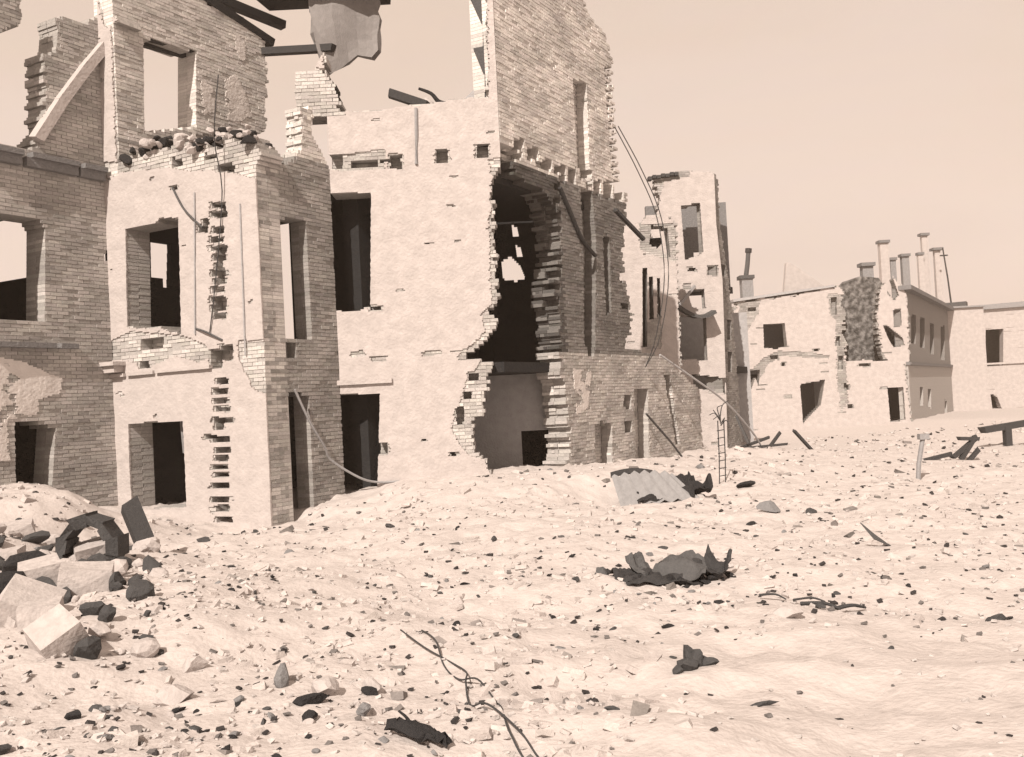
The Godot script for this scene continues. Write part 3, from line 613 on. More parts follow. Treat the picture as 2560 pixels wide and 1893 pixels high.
func mcol(c: Color) -> Color:
	return Color(c.r * 0.86, c.g * 0.86, c.b * 0.86)

func near_hole(w: Dictionary, s: float, h: float) -> bool:
	for p in w.hole:
		for q in cross_spans(p, h):
			if absf(q.x - s) < 0.05 or absf(q.y - s) < 0.05: return true
	return false

func pw(O: Vector3, E: Vector3, N: Vector3, s: float, h: float, th: float) -> Vector3:
	var b := nz.get_noise_2d(s * 2.2 + O.x * 5.0, h * 2.2 + O.z * 3.0) * 0.016 + nz2.get_noise_2d(s * 14.0, h * 14.0) * 0.005
	return O + E * s + Vector3.UP * h + N * maxf(0.006, th + b)

func at(key: String, s: float, h: float, out := 0.0) -> Vector3:
	var w: Dictionary = WALLS[key]
	return w.o + w.e * s + Vector3.UP * h + w.n * out

func uniform(c: Color) -> Callable:
	return func(_s: float, _h: float) -> Color: return c

func slab(parent: Node, called: String, pts: Array, y: float, t: float, m: Material) -> void:
	var mb := MB.new()
	var pv := PackedVector2Array(pts)
	var ix := Geometry2D.triangulate_polygon(pv)
	for k in range(0, ix.size(), 3):
		var a := pv[ix[k]]; var b := pv[ix[k + 1]]; var c := pv[ix[k + 2]]
		mb.tri(Vector3(a.x, y, -a.y), Vector3(b.x, y, -b.y), Vector3(c.x, y, -c.y), Vector3.UP, Color.WHITE)
		mb.tri(Vector3(a.x, y - t, -a.y), Vector3(b.x, y - t, -b.y), Vector3(c.x, y - t, -c.y), Vector3.DOWN, Color.WHITE)
	var m2 := Vector3.ZERO
	for p in pts: m2 += Vector3(p.x, y - t * 0.5, -p.y)
	m2 /= pts.size()
	for i in pts.size():
		var a: Vector2 = pts[i]
		var b: Vector2 = pts[(i + 1) % pts.size()]
		mb.fquad(Vector3(a.x, y, -a.y), Vector3(b.x, y, -b.y), Vector3(b.x, y - t, -b.y), Vector3(a.x, y - t, -a.y), m2, Color.WHITE)
	part(parent, called, mb, m)

# plain inner wall between two plan points, with optional rectangular openings [a, b, y0, y1] along it
func inner_wall(parent: Node, a: Vector2, b: Vector2, y0: float, y1: float, t: float, m: Material, openings := []) -> void:
	var mb := MB.new()
	var A := Vector3(a.x, 0, -a.y)
	var B := Vector3(b.x, 0, -b.y)
	var L := A.distance_to(B)
	var e := (B - A) / L
	var n := e.cross(Vector3.UP)
	var xs := [0.0, L]
	var ys := [y0, y1]
	for q in openings:
		xs.append_array([clampf(q[0], 0, L), clampf(q[1], 0, L)])
		ys.append_array([q[2], q[3]])
	xs.sort()
	ys.sort()
	for i in xs.size() - 1:
		if xs[i + 1] - xs[i] < 0.01: continue
		for j in ys.size() - 1:
			if ys[j + 1] - ys[j] < 0.01: continue
			var cx: float = (xs[i] + xs[i + 1]) * 0.5
			var cy: float = (ys[j] + ys[j + 1]) * 0.5
			var skip := false
			for q in openings:
				if cx > q[0] and cx < q[1] and cy > q[2] and cy < q[3]: skip = true
			if skip: continue
			mb.box(A + e * cx + Vector3.UP * cy, e * ((xs[i + 1] - xs[i]) * 0.5), Vector3.UP * ((ys[j + 1] - ys[j]) * 0.5), n * t * 0.5, Color.WHITE)
	part(parent, "inner_wall", mb, m)

# ------------------------------------------------------------------ loose masonry
func make_chunk(seed_: int, rough: float, flat: float) -> ArrayMesh:
	var r := RandomNumberGenerator.new()
	r.seed = seed_
	var mb := MB.new()
	# a broken lump: a chamfered box whose corners are pulled about
	var p := []
	for sy in [-1, 1]:
		for q in [[-1, -1], [1, -1], [1, 1], [-1, 1]]:
			p.append(Vector3(q[0] * r.randf_range(1.0 - rough, 1.0), sy * flat * r.randf_range(1.0 - rough, 1.0), q[1] * r.randf_range(1.0 - rough, 1.0)) * 0.5)
	var cen := Vector3.ZERO
	for q in p: cen += q
	cen /= 8.0
	# faces with a raised centre point: 4 triangles each
	var fs := [[0, 1, 2, 3], [4, 5, 6, 7], [0, 1, 5, 4], [1, 2, 6, 5], [2, 3, 7, 6], [3, 0, 4, 7]]
	for f in fs:
		var m := Vector3.ZERO
		for i in f: m += p[i]
		m = cen + (m / 4.0 - cen) * r.randf_range(0.95, 1.08) + Vector3(r.randf_range(-.06, .06), r.randf_range(-.03, .03), r.randf_range(-.06, .06))
		for i in 4:
			mb.ftri(p[f[i]], p[f[(i + 1) % 4]], m, cen, Color.WHITE)
	return mb.mesh(null)

# a broken stone: a sphere of 80 faces cut by random planes
func make_rock(seed_: int) -> ArrayMesh:
	var r := RandomNumberGenerator.new()
	r.seed = seed_
	var g := (1.0 + sqrt(5.0)) / 2.0
	var v := [Vector3(-1, g, 0), Vector3(1, g, 0), Vector3(-1, -g, 0), Vector3(1, -g, 0), Vector3(0, -1, g), Vector3(0, 1, g), Vector3(0, -1, -g), Vector3(0, 1, -g), Vector3(g, 0, -1), Vector3(g, 0, 1), Vector3(-g, 0, -1), Vector3(-g, 0, 1)]
	var f := [[0, 11, 5], [0, 5, 1], [0, 1, 7], [0, 7, 10], [0, 10, 11], [1, 5, 9], [5, 11, 4], [11, 10, 2], [10, 7, 6], [7, 1, 8], [3, 9, 4], [3, 4, 2], [3, 2, 6], [3, 6, 8], [3, 8, 9], [4, 9, 5], [2, 4, 11], [6, 2, 10], [8, 6, 7], [9, 8, 1]]
	var planes := []
	for k in 9:
		planes.append([Vector3(r.randfn(), r.randfn(), r.randfn()).normalized(), r.randf_range(0.42, 0.8)])
	var mb := MB.new()
	for t in f:
		var a: Vector3 = v[t[0]]; var b: Vector3 = v[t[1]]; var c: Vector3 = v[t[2]]
		var ab := (a + b) * .5; var bc := (b + c) * .5; var ca := (c + a) * .5
		for q in [[a, ab, ca], [ab, b, bc], [ca, bc, c], [ab, bc, ca]]:
			var p := []
			for w in q:
				var u: Vector3 = (w as Vector3).normalized()
				u *= 1.0 + 0.3 * nz2.get_noise_3d(u.x * 3.0 + seed_, u.y * 3.0, u.z * 3.0)
				for pl in planes:
					var over: float = u.dot(pl[0]) - pl[1]
					if over > 0.0: u -= pl[0] * over
				p.append(u * 0.5)
			mb.ftri(p[0], p[1], p[2], Vector3.ZERO, Color.WHITE)
	return mb.mesh(null)

func chunk_into(mb: MB, mesh: ArrayMesh, xf: Transform3D, col: Color) -> void:
	var arr := mesh.surface_get_arrays(0)
	var vv: PackedVector3Array = arr[Mesh.ARRAY_VERTEX]
	var c := xf.origin
	for k in range(0, vv.size(), 3):
		mb.ftri(xf * vv[k], xf * vv[k + 1], xf * vv[k + 2], c, col)

func lump(called: String, label: String, category: String, pos: Vector3, size: Vector3, turn: Vector3, m: Material, which: int, group := "") -> MeshInstance3D:
	var o := MeshInstance3D.new()
	o.name = numbered(called)
	o.mesh = box_chunks[which % box_chunks.size()] if called == "masonry_block" else chunk_meshes[which % chunk_meshes.size()]
	o.material_override = m
	add_child(o)
	o.transform = Transform3D(Basis.from_euler(turn) * Basis.from_scale(size), pos)
	tag(o, label, category, group)
	return o

func on_ground(x: float, z: float, up := 0.0) -> Vector3:
	return Vector3(x, ground_h(x, z) + up, z)

func plank(mb: MB, a: Vector3, b: Vector3, w: float, t: float, roll := 0.0) -> void:
	var d := (b - a).normalized()
	var u := d.cross(Vector3.UP)
	if u.length() < 0.1: u = d.cross(Vector3.RIGHT)
	u = u.normalized().rotated(d, roll)
	var v := d.cross(u).normalized()
	var sk := d * w * 0.3
	mb.hexa([a - u * w * .5 - v * t * .5 - sk, a + u * w * .5 - v * t * .5, a + u * w * .5 + v * t * .5 + sk * .4, a - u * w * .5 + v * t * .5,
		b - u * w * .5 - v * t * .5 + sk, b + u * w * .5 - v * t * .5, b + u * w * .5 + v * t * .5 - sk * .5, b - u * w * .5 + v * t * .5 + sk * .2], Color.WHITE)

# a bent metal sheet: rows of points; given thickness
func sheet(mb: MB, rows: Array, t: float) -> void:
	var nr := rows.size()
	var nc: int = rows[0].size()
	var nm := []
	for i in nr:
		var rr := []
		for j in nc:
			var a: Vector3 = rows[maxi(i - 1, 0)][j]
			var b: Vector3 = rows[mini(i + 1, nr - 1)][j]
			var c: Vector3 = rows[i][maxi(j - 1, 0)]
			var d: Vector3 = rows[i][mini(j + 1, nc - 1)]
			rr.append((b - a).cross(d - c).normalized())
		nm.append(rr)
	for i in nr - 1:
		for j in nc - 1:
			var q := [[i, j], [i, j + 1], [i + 1, j + 1], [i + 1, j]]
			var A := []
			var B := []
			var nn := Vector3.ZERO
			for k in q:
				A.append(rows[k[0]][k[1]])
				B.append(rows[k[0]][k[1]] - nm[k[0]][k[1]] * t)
				nn += nm[k[0]][k[1]]
			nn = nn.normalized()
			mb.quad(A[0], A[1], A[2], A[3], nn, Color.WHITE)
			mb.quad(B[0], B[1], B[2], B[3], -nn, Color.WHITE)
			var cen: Vector3 = (A[0] + A[2] + B[0] + B[2]) / 4.0
			if i == 0: mb.fquad(A[0], A[1], B[1], B[0], cen, Color.WHITE)
			if i == nr - 2: mb.fquad(A[3], A[2], B[2], B[3], cen, Color.WHITE)
			if j == 0: mb.fquad(A[0], A[3], B[3], B[0], cen, Color.WHITE)
			if j == nc - 2: mb.fquad(A[1], A[2], B[2], B[1], cen, Color.WHITE)

# a crumpled piece of sheet metal lying with its near edge at o
func crumple(mb: MB, o: Vector3, turn: Basis, w: float, d: float, amp: float, sd: float, t: float) -> void:
	var rows := []
	for i in 15:
		var u := i / 14.0 - .5
		var rr := []
		for j in 11:
			var v := j / 10.0
			var taper := 1.0 - .3 * v * v
			var p := Vector3(u * w * taper, 0, -v * d * (1.0 + .3 * nz.get_noise_2d(u * 2.5 + sd, 3.0)))
			p.y = amp * (1.7 * nz.get_noise_2d(u * 2.6 + sd * 3.0, v * 2.6 + sd) + .14 * absf(fposmod(u * 3.0 + v * 1.3 + sd, 1.0) - .5) * 2.0 + .3 * v * v)
			rr.append(o + turn * p)
		rows.append(rr)
	sheet(mb, rows, t)

func curve(pts: Array, steps: int) -> Array:
	var out := []
	var k := pts.size()
	for i in k - 1:
		var p0: Vector3 = pts[maxi(i - 1, 0)]
		var p1: Vector3 = pts[i]
		var p2: Vector3 = pts[i + 1]
		var p3: Vector3 = pts[mini(i + 2, k - 1)]
		for s in steps:
			out.append(p1.cubic_interpolate(p2, p0, p3, float(s) / steps))
	out.append(pts[k - 1])
	return out

func _ready() -> void:
	rng.seed = 20240
	nz.seed = 11
	nz.frequency = 0.35
	nz.fractal_octaves = 4
	nz2.seed = 47
	nz2.frequency = 0.35
	nz2.fractal_octaves = 3
	# --- camera
	var cam := Camera3D.new()
	cam.name = "camera"
	add_child(cam)
	cam.position = Vector3(0, 2.4, 0)
	cam.rotation_degrees = Vector3(1.45, 0, -3.0)
	cam.fov = 41.47
	cam.near = 0.1
	cam.far = 6000.0
	cam.current = true
	# --- sky, air and exposure: a bright hazy sky over a sunlit street
	var env := Environment.new()
	env.background_mode = Environment.BG_SKY
	var sm := PanoramaSkyMaterial.new()
	sm.panorama = hazy_sky(1.26)
	var sky := Sky.new()
	sky.sky_material = sm
	env.sky = sky
	env.tonemap_mode = Environment.TONE_MAPPER_LINEAR
	env.tonemap_exposure = 1.26
	env.sdfgi_enabled = true
	env.ssao_enabled = true
	env.ssil_enabled = true
	env.fog_enabled = true
	env.fog_density = 0.0012
	env.fog_light_color = Color(0.90, 0.82, 0.75)
	var we := WorldEnvironment.new()
	we.name = "world_environment"
	we.environment = env
	add_child(we)
	var sun := DirectionalLight3D.new()
	sun.name = "sun"
	sun.light_energy = 1.6
	sun.light_color = Color(1.0, 0.95, 0.90)
	sun.light_angular_distance = 0.5
	sun.shadow_enabled = true
	add_child(sun)
	var az := deg_to_rad(20.0)
	var el := deg_to_rad(40.0)
	sun.look_at_from_position(Vector3.ZERO, Vector3(sin(az) * cos(el), -sin(el), -cos(az) * cos(el)), Vector3.UP)

	make_materials()
	build_ground()
	build_main_ruin()
	build_tower_ruin()
	build_far_ruin()
	build_end_house()
	build_chimneys()
	build_loose_things()
	build_rubble()

# bright hazy sky: paler toward the horizon, thin streaks of cloud all round
func hazy_sky(exposure: float) -> ImageTexture:
	var f := FastNoiseLite.new()
	f.seed = 5
	f.frequency = 0.9
	f.fractal_octaves = 4
	var w := 1024
	var h := 512
	var im := Image.create(w, h, false, Image.FORMAT_RGB8)
	var low := Color(0.955, 0.868, 0.81).srgb_to_linear()
	var high := Color(0.91, 0.82, 0.752).srgb_to_linear()
	for y in h:
		var el := (0.5 - (y + 0.5) / h) * 180.0
		for x in w:
			var a := TAU * x / w
			var ce := cos(deg_to_rad(el))
			var n := f.get_noise_3d(cos(a) * ce * 2.0, sin(deg_to_rad(el)) * 7.0, sin(a) * ce * 2.0)
			var t := smoothstep(9.0, 24.0, el + n * 12.0)
			var c := low.lerp(high, t) if el > 0.0 else low
			var k := (1.0 + n * 0.09) / exposure
			im.set_pixel(x, y, Color(c.r * k, c.g * k, c.b * k).linear_to_srgb())
	return ImageTexture.create_from_image(im)

func make_materials() -> void:
	var fine := noise_tex(3, 0.02, 0.86, 1.0, 1.3)
	var coarse := noise_tex(8, 0.012, 0.92, 1.0, 1.3)
	var nf := normal_tex(5, 0.05, 6.0)
	var ng := normal_tex(15, 0.035, 10.0)
	M.brick = mat(Color.WHITE, fine, 1.7, nf, 0.6, 0.95, true)
	M.mortar = mat(Color.WHITE, fine, 1.1, nf, 0.8, 0.95, true)
	M.plaster = mat(lin(.475, .435, .42), coarse, 0.45, nf, 0.35)
	M.whitewash = mat(lin(.66, .62, .595), coarse, 0.45, nf, 0.35)
	M.old_plaster = mat(lin(0.372, 0.366, 0.372), coarse, 0.6, nf, 0.4)
	var mottle := noise_tex(21, 0.014, 0.5, 1.0, 1.7)
	M.painted_shade_plaster = mat(lin(.24, .228, .22), mottle, 0.3, nf, 0.5)  # mottled plaster, the gable's shade put into its colour
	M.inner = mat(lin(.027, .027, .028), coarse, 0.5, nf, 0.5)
	M.ground = mat(lin(.51, .465, .445), coarse, 0.8, ng, 0.35)
	M.stone = mat(lin(.48, .44, .425), fine, 0.9, nf, 0.5)
	M.mid_stone = mat(lin(0.207, 0.204, 0.207), fine, 1.2, ng, 0.7)
	M.dark_stone = mat(lin(0.069, 0.068, 0.069), fine, 1.4, ng, 0.7)
	M.char = mat(lin(0.031, 0.030, 0.031), fine, 2.2, ng, 0.9)
	M.wood = mat(lin(0.058, 0.057, 0.058), fine, 1.8, ng, 0.8)
	M.pale_wood = mat(lin(0.370, 0.364, 0.370), fine, 1.8, ng, 0.6)
	M.iron = mat(lin(0.046, 0.045, 0.046), fine, 2.0, nf, 0.6, 0.7)
	M.zinc = mat(lin(0.287, 0.282, 0.287), coarse, 0.9, nf, 0.4, 0.6)
	M.rust = mat(lin(0.097, 0.096, 0.097), fine, 1.6, nf, 0.8, 0.85)
	M.sheet_grey = mat(lin(.25, .235, .23), coarse, 0.8, nf, 0.5)
	M.wire = mat(lin(0.061, 0.060, 0.061), fine, 3.0)
	M.pale_wire = mat(lin(0.420, 0.414, 0.420), fine, 3.0)
	M.chimney = mat(lin(0.277, 0.273, 0.277), fine, 0.7, nf, 0.5)
	for k in 7:
		var l := 0.10 + 0.125 * k
		brick_mats.append([l, mat(lin(l, l * 0.955, l * 0.915), fine, 1.7, nf, 0.6)])
	for k in 14:
		chunk_meshes.append(make_rock(100 + k))
		box_chunks.append(make_chunk(100 + k, 0.28 if k < 7 else 0.5, 0.7 if k % 2 == 0 else 0.5))
	var mb := MB.new()
	mb.box(Vector3.ZERO, Vector3(.5, 0, 0), Vector3(0, .5, 0), Vector3(0, 0, .5), Color.WHITE)
	unit_box = mb.mesh(null)

func tint(l: float) -> Color:
	return Color(l, l * 0.955, l * 0.915)

# ------------------------------------------------------------------ the main ruin
func build_main_ruin() -> void:
	var b := thing("ruined_building", "gutted three-storey brick building with stepped pale walls filling the left half", "building")
	var pale := uniform(tint(.5))
	wall(b, "L1", {"tone": uniform(tint(.44)), "plaster": M.whitewash, "th": .015, "spall": .3, "single": 60, "pick": .02, "rag": .06, "keep_r": -.15, "label": "grey brick wall with an arched upper window at the left edge"})
	wall(b, "S1", {"tone": pale, "single": 70, "plaster": M.plaster, "rag": .05, "keep_l": .1, "keep_r": 4.1, "clean_l": .02, "clean_r": 4.2, "spall": .62, "label": "pale sunlit wall with a toothed scar running down its height"})
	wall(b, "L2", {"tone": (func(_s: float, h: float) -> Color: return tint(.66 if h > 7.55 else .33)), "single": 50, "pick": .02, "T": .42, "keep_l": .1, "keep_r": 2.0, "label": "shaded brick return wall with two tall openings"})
	wall(b, "S2", {"tone": pale, "single": 60, "plaster": M.plaster, "rag": .06, "keep_l": .1, "keep_r": 3.5, "clean_l": .02, "clean_r": 3.56, "spall": .72, "label": "broad pale plastered wall with two black windows and a torn right edge"})
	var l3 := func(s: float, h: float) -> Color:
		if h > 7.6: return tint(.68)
		if h > 3.5: return tint(.11 if s < 2.6 else .22)  # by the torn end, shade is painted into the brick tone
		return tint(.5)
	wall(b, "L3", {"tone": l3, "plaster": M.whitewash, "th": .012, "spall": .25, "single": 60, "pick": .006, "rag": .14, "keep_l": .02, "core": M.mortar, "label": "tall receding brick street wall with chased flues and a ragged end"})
	wall(b, "W3", {"tone": uniform(tint(.64)), "plaster": M.whitewash, "th": .015, "spall": .35, "single": 30, "pick": .01, "from": 7.2, "keep_l": .1, "label": "top-storey brick wall with a see-through window"})
	wall(b, "LX", {"T": .12, "tone": uniform(tint(.2)), "bricks": false, "bh": .2, "rag": 0.0, "core": M.inner, "called": "inner_wall"})
	# rooms behind the walls
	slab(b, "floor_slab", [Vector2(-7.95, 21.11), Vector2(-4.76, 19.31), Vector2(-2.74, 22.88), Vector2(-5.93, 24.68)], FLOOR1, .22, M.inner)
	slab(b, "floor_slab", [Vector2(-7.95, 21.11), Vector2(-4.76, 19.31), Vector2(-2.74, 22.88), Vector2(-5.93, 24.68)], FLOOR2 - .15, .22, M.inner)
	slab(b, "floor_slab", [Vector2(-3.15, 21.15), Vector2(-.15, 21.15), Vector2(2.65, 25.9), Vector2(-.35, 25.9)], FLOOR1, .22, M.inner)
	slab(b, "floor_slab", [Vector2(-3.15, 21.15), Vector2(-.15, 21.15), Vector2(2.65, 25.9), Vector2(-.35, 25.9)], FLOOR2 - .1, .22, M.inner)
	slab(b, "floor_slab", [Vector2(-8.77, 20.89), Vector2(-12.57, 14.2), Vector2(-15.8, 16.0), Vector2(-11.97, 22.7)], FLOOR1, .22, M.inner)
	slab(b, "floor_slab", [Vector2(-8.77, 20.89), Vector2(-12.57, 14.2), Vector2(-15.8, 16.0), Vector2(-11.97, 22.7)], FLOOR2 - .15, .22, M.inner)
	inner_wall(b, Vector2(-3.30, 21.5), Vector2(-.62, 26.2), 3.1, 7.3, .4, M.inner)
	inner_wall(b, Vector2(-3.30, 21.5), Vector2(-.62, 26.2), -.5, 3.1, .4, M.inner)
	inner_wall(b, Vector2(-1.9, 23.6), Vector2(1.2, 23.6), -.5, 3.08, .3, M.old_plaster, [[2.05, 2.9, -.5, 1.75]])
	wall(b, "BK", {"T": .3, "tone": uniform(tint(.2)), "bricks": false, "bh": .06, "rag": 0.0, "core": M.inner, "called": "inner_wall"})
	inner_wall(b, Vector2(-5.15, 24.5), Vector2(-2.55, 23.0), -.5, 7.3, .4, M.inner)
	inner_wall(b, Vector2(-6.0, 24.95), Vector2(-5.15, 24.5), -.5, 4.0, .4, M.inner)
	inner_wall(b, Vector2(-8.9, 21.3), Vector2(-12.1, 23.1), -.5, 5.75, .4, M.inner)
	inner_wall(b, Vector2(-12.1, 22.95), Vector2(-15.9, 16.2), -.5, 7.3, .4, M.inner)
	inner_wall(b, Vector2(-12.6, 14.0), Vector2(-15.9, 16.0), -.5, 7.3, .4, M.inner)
	# trim that is still in place
	var mb := MB.new()
	for q in [[.0, .42], [.5, 1.3], [1.36, 2.9]]:
		var y: float = 3.42 + q[0] * .01
		mb.box(at("S1", (q[0] + q[1]) * .5, y, .05), WALLS.S1.e * ((q[1] - q[0]) * .5), Vector3.UP * .035, WALLS.S1.n * .05, Color.WHITE)
	part(b, "string_course", mb, M.plaster)
	mb = MB.new()
	mb.box(at("S1", -.02, 3.55, .13), WALLS.S1.e * .36, Vector3.UP * .07, WALLS.S1.n * .13, Color.WHITE)
	mb.box(at("S1", .0, 3.66, .17), WALLS.S1.e * .42, Vector3.UP * .04, WALLS.S1.n * .17, Color.WHITE)
	part(b, "corner_ledge", mb, M.plaster)
	mb = MB.new()
	mb.box(at("S2", .47, 3.02, .04), WALLS.S2.e * .62, Vector3.UP * .05, WALLS.S2.n * .06, Color.WHITE)
	part(b, "window_head", mb, M.plaster)
	mb = MB.new()
	for q in [[-2.9, -2.0], [-1.9, -.75], [-.7, -.1]]:
		mb.box(at("L1", (q[0] + q[1]) * .5, 7.6, .07), WALLS.L1.e * ((q[1] - q[0]) * .5), Vector3.UP * .09, WALLS.L1.n * .07, Color.WHITE)
		mb.box(at("L1", (q[0] + q[1]) * .5 + .05, 7.74, .1), WALLS.L1.e * ((q[1] - q[0]) * .46), Vector3.UP * .05, WALLS.L1.n * .1, Color.WHITE)
	part(b, "cornice", mb, M.mid_stone)
	mb = MB.new()
	for q in [[-2.9, -1.4], [-1.3, -.9]]:
		mb.box(at("L1", (q[0] + q[1]) * .5, 4.02, .05), WALLS.L1.e * ((q[1] - q[0]) * .5), Vector3.UP * .05, WALLS.L1.n * .08, Color.WHITE)
	part(b, "window_sill", mb, M.mid_stone)
	mb = MB.new()
	plank(mb, at("W3", .70, 10.80, -.12), at("W3", 2.36, 10.93, -.12), .14, .12)
	plank(mb, at("W3", .72, 10.74, -.38), at("W3", 2.34, 10.85, -.38), .14, .1)
	part(b, "window_lintel", mb, M.wood)
	mb = MB.new()
	plank(mb, at("L2", .25, 6.36, -.15), at("L2", 1.5, 6.42, -.15), .2, .14)
	part(b, "door_lintel", mb, M.wood)
	mb = MB.new()
	plank(mb, at("L2", .6, 2.86, -.15), at("L2", 1.8, 2.9, -.15), .2, .14)
	part(b, "door_lintel", mb, M.wood)
	# slanting plastered stair string on the top storey of the left wall
	mb = MB.new()
	var pts := [[-1.62, 8.1], [-1.05, 8.98], [-.45, 9.80], [.05, 10.42]]
	for k in 3:
		plank(mb, at("L1", pts[k][0], pts[k][1], .06), at("L1", pts[k + 1][0] + .03, pts[k + 1][1] + .04, .06), .2, .24, PI / 2)
	part(b, "stair_string", mb, M.plaster)
	# roof timbers left on top of the upper wall, lintel across the gap
	mb = MB.new()
	plank(mb, at("W3", 2.2, 12.32, -.1), at("W3", 4.9, 11.82, -.1), .24, .2)
	part(b, "roof_timber", mb, M.char)
	mb = MB.new()
	plank(mb, at("W3", 1.9, 12.55, -.45), at("W3", 5.6, 12.55, -.3), .22, .2)
	part(b, "roof_timber", mb, M.char)
	mb = MB.new()
	plank(mb, Vector3(-5.95, 11.50, -24.75), Vector3(-3.95, 11.34, -24.3), .2, .17)
	part(b, "lintel", mb, M.wood)
	slab(b, "roof_slab", [Vector2(-6.0, 23.9), Vector2(-2.4, 23.9), Vector2(-2.6, 25.3), Vector2(-5.7, 25.3)], 12.95, .2, M.inner)
	# the ceiling sheet hanging down through the broken roof
	mb = MB.new()
	var edge := [[0.0, 11.35], [0.12, 10.85], [0.2, 10.72], [0.34, 10.86], [0.5, 11.06], [0.66, 11.22], [0.8, 11.18], [0.9, 11.14], [1.0, 11.3]]
	var rows := []
	for i in 9:
		var v := i / 8.0
		var rr := []
		for q in edge:
			var x := lerpf(-4.56, -2.76, q[0]) + lerpf(0.0, .22 - .36 * q[0], v)
			var y := lerpf(12.9, q[1], v)
			rr.append(Vector3(x + nz2.get_noise_2d(y * 9.0, q[0] * 4.0) * .05, y, -24.4 + .16 * sin(q[0] * 4.0 + v * 2.0) + nz2.get_noise_2d(x * 9.0 + 5.0, y * 7.0) * .1))
		rows.append(rr)
	sheet(mb, rows, .16)
	part(b, "hanging_ceiling", mb, M.sheet_grey)
	# ragged lath and plaster along the jamb of the big upper opening
	mb = MB.new()
	for q in [[-.52, 11.2, -.12, 10.45, .12], [-.22, 10.45, -.12, 9.95, .1], [-.45, 9.95, -.14, 9.4, .12], [-.24, 9.42, -.14, 8.82, .1]]:
		mb.hexa([Vector3(q[0], q[1], -20.95), Vector3(q[2], q[1] + .04, -20.95), Vector3(q[2], q[1] + .04, -21.25), Vector3(q[0], q[1], -21.25),
			Vector3(q[2] - .13, q[3], -20.95), Vector3(q[2] + .02, q[3] - .04, -20.95), Vector3(q[2] + .02, q[3] - .04, -21.25), Vector3(q[2] - .13, q[3], -21.25)], Color.WHITE)
	part(b, "torn_jamb", mb, M.rust)
	# a drain pipe stub on the street wall, a flue pipe leaning in its chase
	mb = MB.new()
	mb.tube(curve([at("L3", 2.58, 7.34, .05), at("L3", 3.04, 6.84, .06), at("L3", 3.62, 6.25, .06), at("L3", 4.4, 5.95, .02)], 4), .055, .05, 7, Color.WHITE)
	part(b, "flue_pipe", mb, M.iron)
	mb = MB.new()
	mb.tube([at("S2", 1.87, 8.68, .05), at("S2", 1.85, 8.1, .06), at("S2", 1.82, 7.5, .055)], .035, .035, 6, Color.WHITE)
	part(b, "pipe", mb, M.zinc)
	for q in [[2.66, 6.9, 2.5, 4.1], [3.86, 6.5, 3.82, 3.6]]:
		mb = MB.new()
		mb.tube([at("S1", q[0], q[1], .05), at("S1", (q[0] + q[2]) * .5, (q[1] + q[3]) * .5, .05), at("S1", q[2], q[3], .05)], .016, .016, 5, Color.WHITE)
		part(b, "pipe", mb, M.old_plaster)
	# a dark window board hanging in the ground-floor window
	mb = MB.new()
	plank(mb, at("S1", 1.62, 2.72, -.28), at("S1", 1.78, 1.75, -.2), .05, .03)
	part(b, "window_bar", mb, M.zinc)

func top_of(key: String, s: float, hmax := 99.0) -> float:
	var best := -9.0
	for p in WALLS[key].out:
		var k: int = p.size()
		for i in k:
			var a: Vector2 = p[i]
			var c: Vector2 = p[(i + 1) % k]
			if (a.x <= s) != (c.x <= s):
				var h := a.y + (s - a.x) / (c.x - a.x) * (c.y - a.y)
				if h < hmax: best = maxf(best, h)
	return best

